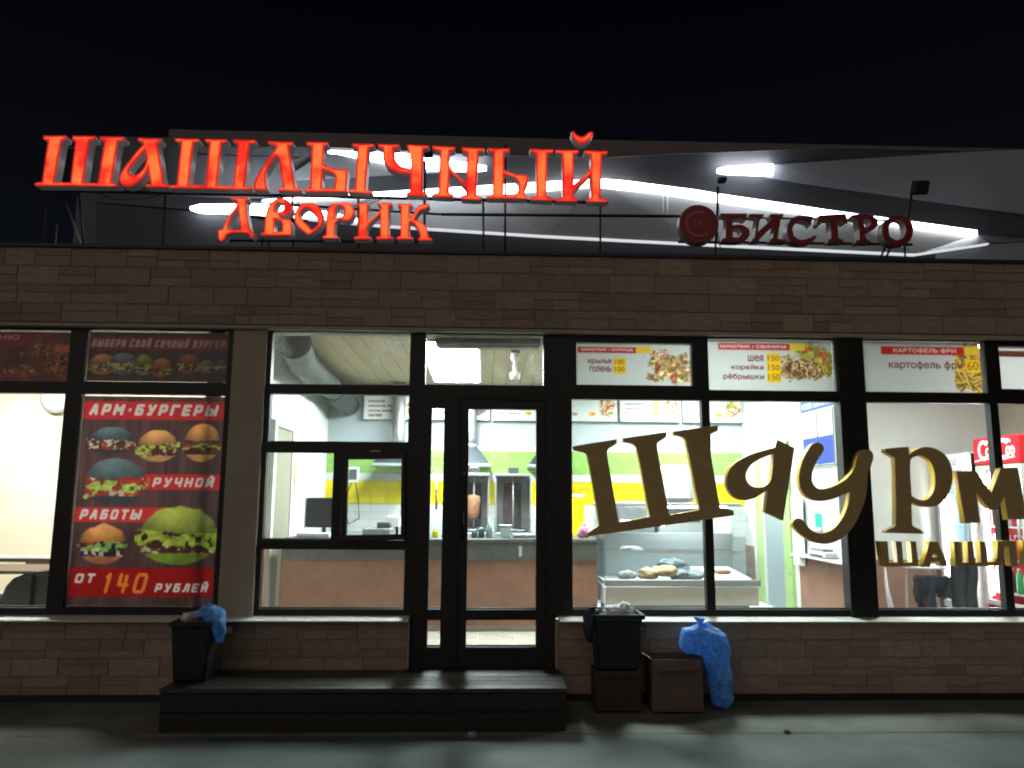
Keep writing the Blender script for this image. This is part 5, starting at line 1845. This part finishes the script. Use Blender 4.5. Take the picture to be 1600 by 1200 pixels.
fridge('drinks_fridge', 'white fridge with white header and blue lit inside', 2.12, 2.72, 2.07, 'fridge_white', 'white', True)
fridge('drinks_fridge', 'red cola fridge with white script on its header', 1.27, 1.97, 2.2, 'cola_red', 'red', False)
mat('bottle_red', (0.5, 0.02, 0.05), 0.2, var=.1)
mat('bottle_cola', (0.05, 0.012, 0.01), 0.15, var=.1)
mat('bottle_green', (0.05, 0.35, 0.12), 0.2, var=.1)
mat('bottle_clear', (0.65, 0.7, 0.75), 0.15, var=.1)
protos = {}
prof = [(.0, 0), (.03, .002), (.034, .02), (.034, .15), (.026, .19), (.013, .22), (.013, .235), (.0, .236)]
ORD = ('first', 'second', 'third', 'fourth', 'fifth', 'sixth')
SHELFN = ('lowest', 'second', 'third', 'top')
for si, z in enumerate((.635, .965, 1.295, 1.615)):
    for k in range(6):
        mt = ('bottle_red', 'bottle_clear', 'bottle_green', 'bottle_cola', 'bottle_red', 'bottle_clear')[(k + si * 2) % 6]
        colr = dict(bottle_red='red', bottle_clear='clear', bottle_green='green', bottle_cola='brown')[mt]
        lab = f'{colr} drink bottle on the {SHELFN[si]} shelf of the red cola fridge, {ORD[k]} from the right'
        if mt not in protos:
            t = thing('drink_bottle', lab, 'bottle', (0, 0, 0), group='bottles in the red cola fridge')
            MB().lathe(prof, n=10).make('body', mt, t)
            MB().lathe([(0, .22), (.016, .221), (.016, .245), (0, .246)], n=8).make('cap', 'white_plastic', t)
            protos[mt] = t
        else:
            t = dup(protos[mt], label=lab)
        t.location = (5.34, 1.39 + k * .11, z + .001)

tb = thing('side_table', 'small white round table in the hall beside the brown wall', 'table', tuple(on(1460, 890, 1.9)))
q = on(1460, 890, 1.9)
MB().lathe([(0, 0), (.22, .002), (.225, .02), (.21, .035), (0, .036)], (q.x, 2.1, q.z), 24).make('tabletop', 'paper', tb)
for k in range(3):
    a = R(40 + 120 * k)
    MB().tube([(q.x + .16 * math.cos(a), 2.1 + .16 * math.sin(a), q.z), (q.x + .19 * math.cos(a), 2.1 + .19 * math.sin(a), FZ)], .014, 8).make('leg', 'white_plastic', tb)


def cloth(px0, px1, py0, py1, Y, label, name='jacket'):
    a, b_, lo_ = on(px0, py0, Y), on(px1, py0, Y), on(px0, py1, Y)
    w, hh = b_.x - a.x, a.z - lo_.z
    t = thing(name, label, name, tuple(a))
    for part, xa, xb, za, zb in (('body', 0, 1, 0, 1),) + ((('sleeve', -.22, .12, .05, .8),) if name == 'jacket' else (('strap', .35, .6, -.28, .05),)):
        bm_ = bmesh.new()
        n = 10
        vs = [[bm_.verts.new((a.x + w * (xa + (xb - xa) * (i / n)) * (1 - .12 * (j / n)) + .006 * math.sin(j * .8), Y + (.0 if part == 'body' else -.03) + .012 * math.sin(i * 1.1 + j * .25) + .005 * math.sin(j * 1.3),
                               a.z - hh * (za + (zb - za) * (j / n)) + .018 * math.sin(i * 2.3) * (j / n))) for i in range(n + 1)] for j in range(n + 1)]
        for j in range(n):
            for i in range(n):
                f_ = bm_.faces.new((vs[j][i], vs[j + 1][i], vs[j + 1][i + 1], vs[j][i + 1]))
                f_.smooth = True
        ex = bmesh.ops.extrude_face_region(bm_, geom=bm_.faces[:])
        bmesh.ops.translate(bm_, verts=[v for v in ex['geom'] if isinstance(v, bmesh.types.BMVert)], vec=(0, .05 if name == 'jacket' else .12, 0))
        bmesh.ops.recalc_face_normals(bm_, faces=bm_.faces)
        me = bpy.data.meshes.new(part)
        bm_.to_mesh(me)
        bm_.free()
        me.materials.append(MATS['cloth_dark'])
        link(bpy.data.objects.new(part, me), t)


cloth(1434, 1463, 899, 952, 1.86, 'dark jacket hanging from the left of the white table')
cloth(1466, 1490, 901, 934, 1.86, 'short dark jacket hanging from the middle of the white table')
cloth(1493, 1526, 872, 960, 1.75, 'tall black bag hanging between the white table and the fridge', 'bag')
wt2 = thing('wall_trim', 'white plastic strip curling down the brown hall wall', 'trim', tuple(on(1390, 890, 2.4)))
MB().tube([on(1382, 884, 2.4), on(1385, 915, 2.4), on(1390, 940, 2.4), on(1398, 975, 2.4)], [.014, .018, .03, .04], 8).make('strip', 'white_plastic', wt2)
MB().tube([on(1382, 880, 2.4), on(1382, 884, 2.4)], .02, 8).make('cap', 'white_plastic', wt2)

# ================================================================== dining room furniture
sf = thing('sofa', 'dark grey padded sofa with its back against the left window', 'sofa', (-4.1, .75, FZ))
MB().slab([(-3.98, .55, .42), (-3.965, .55, .68), (-3.93, .55, .80), (-3.87, .55, .87), (-3.77, .55, .91), (-3.6, .55, .93), (-2.5, .55, .93), (-2.5, .55, .42)], (0, .17, 0)).make('backrest', 'sofa', sf, .03, 3)
MB().box(-3.98, -2.48, .725, 1.3, .42, .6).make('seat', 'sofa', sf, .04, 2)
MB().box(-3.7, -3.68, .53, .552, .45, .9).make('seam', 'black_plastic', sf)
for x in (-3.9, -2.55):
    for y_ in (.6, 1.22):
        box('leg', 'black_plastic', x - .03, x + .03, y_ - .03, y_ + .03, FZ, .42, sf)
dt = thing('dining_table', 'dark dining table behind the sofa at the far left', 'table', (-4.7, 1.9, FZ))
box('tabletop', 'dark_wood', -5.3, -4.25, 1.6, 2.3, .80, .835, dt, .005)
for x in (-5.2, -4.35):
    for y_ in (1.68, 2.22):
        box('leg', 'dark_wood', x - .03, x + .03, y_ - .03, y_ + .03, FZ, .80, dt)
pf = thing('picture_frame', 'narrow dark picture frame on the cream dining room wall', 'picture', (-4.7, 2.98, 2.1))
q0, q1 = on(98.5, 655, 2.97), on(98, 728, 2.97)
for xa, xb, za, zb in ((q0.x, q0.x + .02, q1.z, q0.z), (q0.x + .5, q0.x + .52, q1.z, q0.z), (q0.x + .02, q0.x + .5, q0.z - .02, q0.z), (q0.x + .02, q0.x + .5, q1.z, q1.z + .02)):
    box('frame_side', 'black_plastic', xa, xb, 2.965, 2.995, za, zb, pf)
box('picture', 'paper', q0.x + .02, q0.x + .5, 2.985, 2.995, q1.z + .02, q0.z - .02, pf)

# ================================================================== outside by the door
dk = thing('entrance_step', 'low dark wooden step with plank top in front of the door', 'step', (-.8, -.38, 0))
DZ, DX0_, DX1_ = .285, -2.13, .575
box('carcass', 'bitumen', DX0_ + .03, DX1_ - .03, -.66, -.115, 0, .24, dk)
for k in range(5):
    o = MB().box(DX0_, DX1_, -.69 + k * .117, -.69 + k * .117 + .111, DZ - .03 + random.uniform(-.002, .002), DZ + random.uniform(-.0015, .0015)).make('plank', 'deck', dk, .003)
box('front_board', 'deckfront', DX0_ + .01, DX1_ - .012, -.682, -.66, .135, .252, dk, .003)
box('front_board', 'deckfront', DX0_ + .01, DX1_ - .012, -.682, -.66, .006, .13, dk, .003)
for xa in (DX0_ + .008, DX1_ - .03):
    box('side_board', 'deckfront', xa, xa + .022, -.658, -.115, .006, .252, dk, .003)

lb = thing('litter_bin', 'black litter bin on the left end of the wooden step', 'bin', (-2.0, -.38, DZ))
MB().hexa([(-2.12, -.5, DZ + .001), (-1.9, -.5, DZ + .001), (-1.9, -.28, DZ + .001), (-2.12, -.28, DZ + .001)],
          [(-2.145, -.525, .655), (-1.875, -.525, .655), (-1.875, -.255, .655), (-2.145, -.255, .655)]).make('body', 'black_plastic', lb, .015)
rim = MB()
for q in ((-2.155, -1.865, -.535, -.515), (-2.155, -1.865, -.265, -.245), (-2.155, -2.135, -.515, -.265), (-1.885, -1.865, -.515, -.265)):
    rim.box(q[0], q[1], q[2], q[3], .656, .69)
rim.make('rim', 'black_plastic', lb, .004)


def bag_tube(name, mt, path, radii, parent, seed=1, wr=.16, n=28, steps=30, squash=(1, 1, 1)):
    P = [Vector(p) for p in path]
    b = bmesh.new()
    rings = []
    m_ = len(P) - 1
    for k in range(steps + 1):
        t = k / steps * m_ * .9999
        i = int(t)
        fr = t - i
        p0, p1, p2, p3 = P[max(i - 1, 0)], P[i], P[i + 1], P[min(i + 2, m_)]
        pos = .5 * ((2 * p1) + (p2 - p0) * fr + (2 * p0 - 5 * p1 + 4 * p2 - p3) * fr ** 2 + (3 * p1 - p0 - 3 * p2 + p3) * fr ** 3)
        tan = ((p2 - p0) * .5 * (1 - fr) + (p3 - p1) * .5 * fr).normalized()
        r = radii[i] * (1 - fr) + radii[i + 1] * fr
        u = tan.cross(Vector((0, 1, 0)))
        if u.length < .1:
            u = tan.cross(Vector((1, 0, 0)))
        u.normalize()
        w = tan.cross(u)
        ring = []
        for q in range(n):
            a = 2 * math.pi * q / n
            d = u * math.cos(a) + w * math.sin(a)
            pp = pos + d * r
            k1 = mnoise.noise(pp * 9 + Vector((seed, 0, 0)))
            k2 = abs(mnoise.noise(pp * 22 + Vector((0, seed, 0))))
            dd = r * (1 + wr * k1 - wr * .9 * k2)
            v3 = Vector((d.x * squash[0], d.y * squash[1], d.z * squash[2])) * dd
            ring.append(b.verts.new(pos + v3))
        rings.append(ring)
    for a_, c_ in zip(rings, rings[1:]):
        for q in range(n):
            f_ = b.faces.new((a_[q], a_[(q + 1) % n], c_[(q + 1) % n], c_[q]))
            f_.smooth = True
    b.faces.new(rings[0][::-1])
    b.faces.new(rings[-1])
    bmesh.ops.recalc_face_normals(b, faces=b.faces)
    me = bpy.data.meshes.new(name)
    b.to_mesh(me)
    b.free()
    me.materials.append(MATS[mt])
    return link(bpy.data.objects.new(name, me), parent)


ln = thing('bin_bag', 'blue bin liner hanging over the right side of the black litter bin', 'bag', (-1.86, -.4, .69))
bag_tube('bag', 'bag_blue', [(-2.04, -.4, .70), (-1.96, -.4, .735), (-1.885, -.41, .70), (-1.845, -.42, .61), (-1.835, -.42, .535)], [.02, .055, .07, .05, .02], ln, 3, .3, n=44, steps=50, squash=(1, 1.3, 1))
bag_tube('tie', 'bag_blue', [(-1.93, -.4, .76), (-1.92, -.4, .79)], [.015, .03], ln, 5, .4, steps=6, n=12)
wp = thing('crumpled_paper', 'crumpled white paper on top of the black litter bin', 'paper', (-2.07, -.4, .69))
lump('paper', 'paper', (-2.07, -.42, .705), (.045, .04, .03), wp, 8, .7, 3.5)
lump('scrap', 'bag_white', (-2.0, -.43, .72), (.05, .04, .032), wp, 4, .6, 3.0)

cbx = thing('cardboard_box', 'low dark brown cardboard box under the black tub', 'box', (.97, -.26, .06))
PZ = .052
box('side', 'cardboard_dark', .81, 1.14, -.36, -.12, PZ, .325, cbx, .004)
box('flap', 'cardboard_dark', .80, 1.15, -.375, -.362, .28, .33, cbx)
bt = thing('black_tub', 'black plastic tub standing on the low cardboard box', 'tub', (.97, -.26, .33))
MB().hexa([(.83, -.37, .332), (1.12, -.37, .332), (1.12, -.13, .332), (.83, -.13, .332)], [(.80, -.4, .70), (1.15, -.4, .70), (1.15, -.115, .70), (.80, -.115, .70)]).make('body', 'black_plastic', bt, .015)
rm = MB()
for q in ((.785, 1.165, -.415, -.395), (.785, 1.165, -.13, -.112), (.785, .805, -.395, -.13), (1.145, 1.165, -.395, -.13)):
    rm.box(q[0], q[1], q[2], q[3], .69, .725)
rm.make('rim', 'black_plastic', bt, .005)
for s_ in (.775, 1.165):
    MB().tube([(s_, -.32, .6), (s_ + (.012 if s_ > 1 else -.012), -.26, .585), (s_, -.2, .6)], .008, 6).make('handle', 'black_plastic', bt)
wb = thing('rubbish_bag', 'clear whitish rubbish bag heaped on the black tub', 'bag', (.98, -.26, .72))
lump('bag', 'bag_white', (.99, -.27, .735), (.11, .09, .042), wb, 12, .5, 3)
lump('wad', 'bag_white', (1.04, -.29, .765), (.04, .04, .032), wb, 6, .5, 3)
gb = thing('dark_bag', 'limp dark blue bag hanging at the left side of the black tub', 'bag', (.79, -.3, .66))
bag_mat('bag_dark', (.03, .04, .075), .2)
bag_tube('bag', 'bag_dark', [(.84, -.33, .735), (.785, -.34, .72), (.765, -.34, .62), (.775, -.33, .52)], [.02, .045, .045, .015], gb, 9, .35, steps=16, n=16)
bag_tube('tie', 'bag_dark', [(.80, -.34, .74), (.795, -.34, .77)], [.012, .024], gb, 2, .4, steps=5, n=10)

ctn = thing('carton', 'plain brown carton with open top under the blue rubbish bag', 'box', (1.42, -.27, .05))
cX0, cX1 = 1.215, 1.58
for nm, q in (('front_side', (cX0, cX1, -.375, -.37)), ('back_side', (cX0, cX1, -.125, -.12)), ('end_side', (cX0, cX0 + .005, -.37, -.125)), ('end_side', (cX1 - .005, cX1, -.37, -.125))):
    box(nm, 'cardboard', q[0], q[1], q[2], q[3], PZ, .41, ctn)
box('bottom', 'cardboard', cX0 + .005, cX1 - .005, -.37, -.125, PZ, PZ + .005, ctn)
MB().slab([(cX0 + .01, -.376, .41), (cX1 - .01, -.376, .41), (cX1 - .02, -.41, .345), (cX0 + .03, -.41, .335)], (0, -.004, 0)).make('flap', 'cardboard', ctn)
MB().slab([(cX0 - .001, -.36, .41), (cX0 - .001, -.13, .41), (cX0 - .05, -.14, .44), (cX0 - .05, -.35, .44)], (-.004, 0, 0)).make('flap', 'cardboard', ctn)
rb = thing('rubbish_bag', 'big blue rubbish bag slumped over the brown carton', 'bag', (1.7, -.3, .05))
bag_tube('bag', 'bag_blue', [on(*q, -.32) for q in ((1066, 1016), (1078, 1003), (1100, 996), (1118, 1010), (1124, 1040), (1127, 1066), (1128, 1088), (1127, 1103))],
         [.03, .105, .115, .105, .09, .088, .085, .05], rb, 21, .3, n=72, steps=120)
bag_tube('knot', 'bag_blue', [on(*q, -.33) for q in ((1096, 990), (1094, 979), (1093, 972), (1094, 965))], [.05, .028, .024, .045], rb, 13, .5, n=18, steps=14)

for px, py, r_, lab in ((1215, 1131, .016, 'small dark stone lying alone on the asphalt at right'), (738, 1147, .02, 'small crumpled wrapper lying by the wooden step')):
    d = (rgt * ((px - 800) / FPX) + upv * ((600 - py) / FPX) + fwd)
    p = Vector((0, -CAM_D, CAM_H)) + d * ((r_ - CAM_H) / d.z)
    if p.y > -.7:
        p.y = -.72
    if r_ < .018:
        tag(lump('pebble', 'pebble', (p.x, p.y, r_ * .7), (r_ * 1.4, r_, r_), None, 3, .4, 2), lab, 'stone')
    else:
        t = lump('wrapper', 'bag_white', (p.x, p.y, r_ * .7), (r_ * 1.6, r_, r_), None, 3, .8, 3)
        tag(t, lab, 'wrapper')
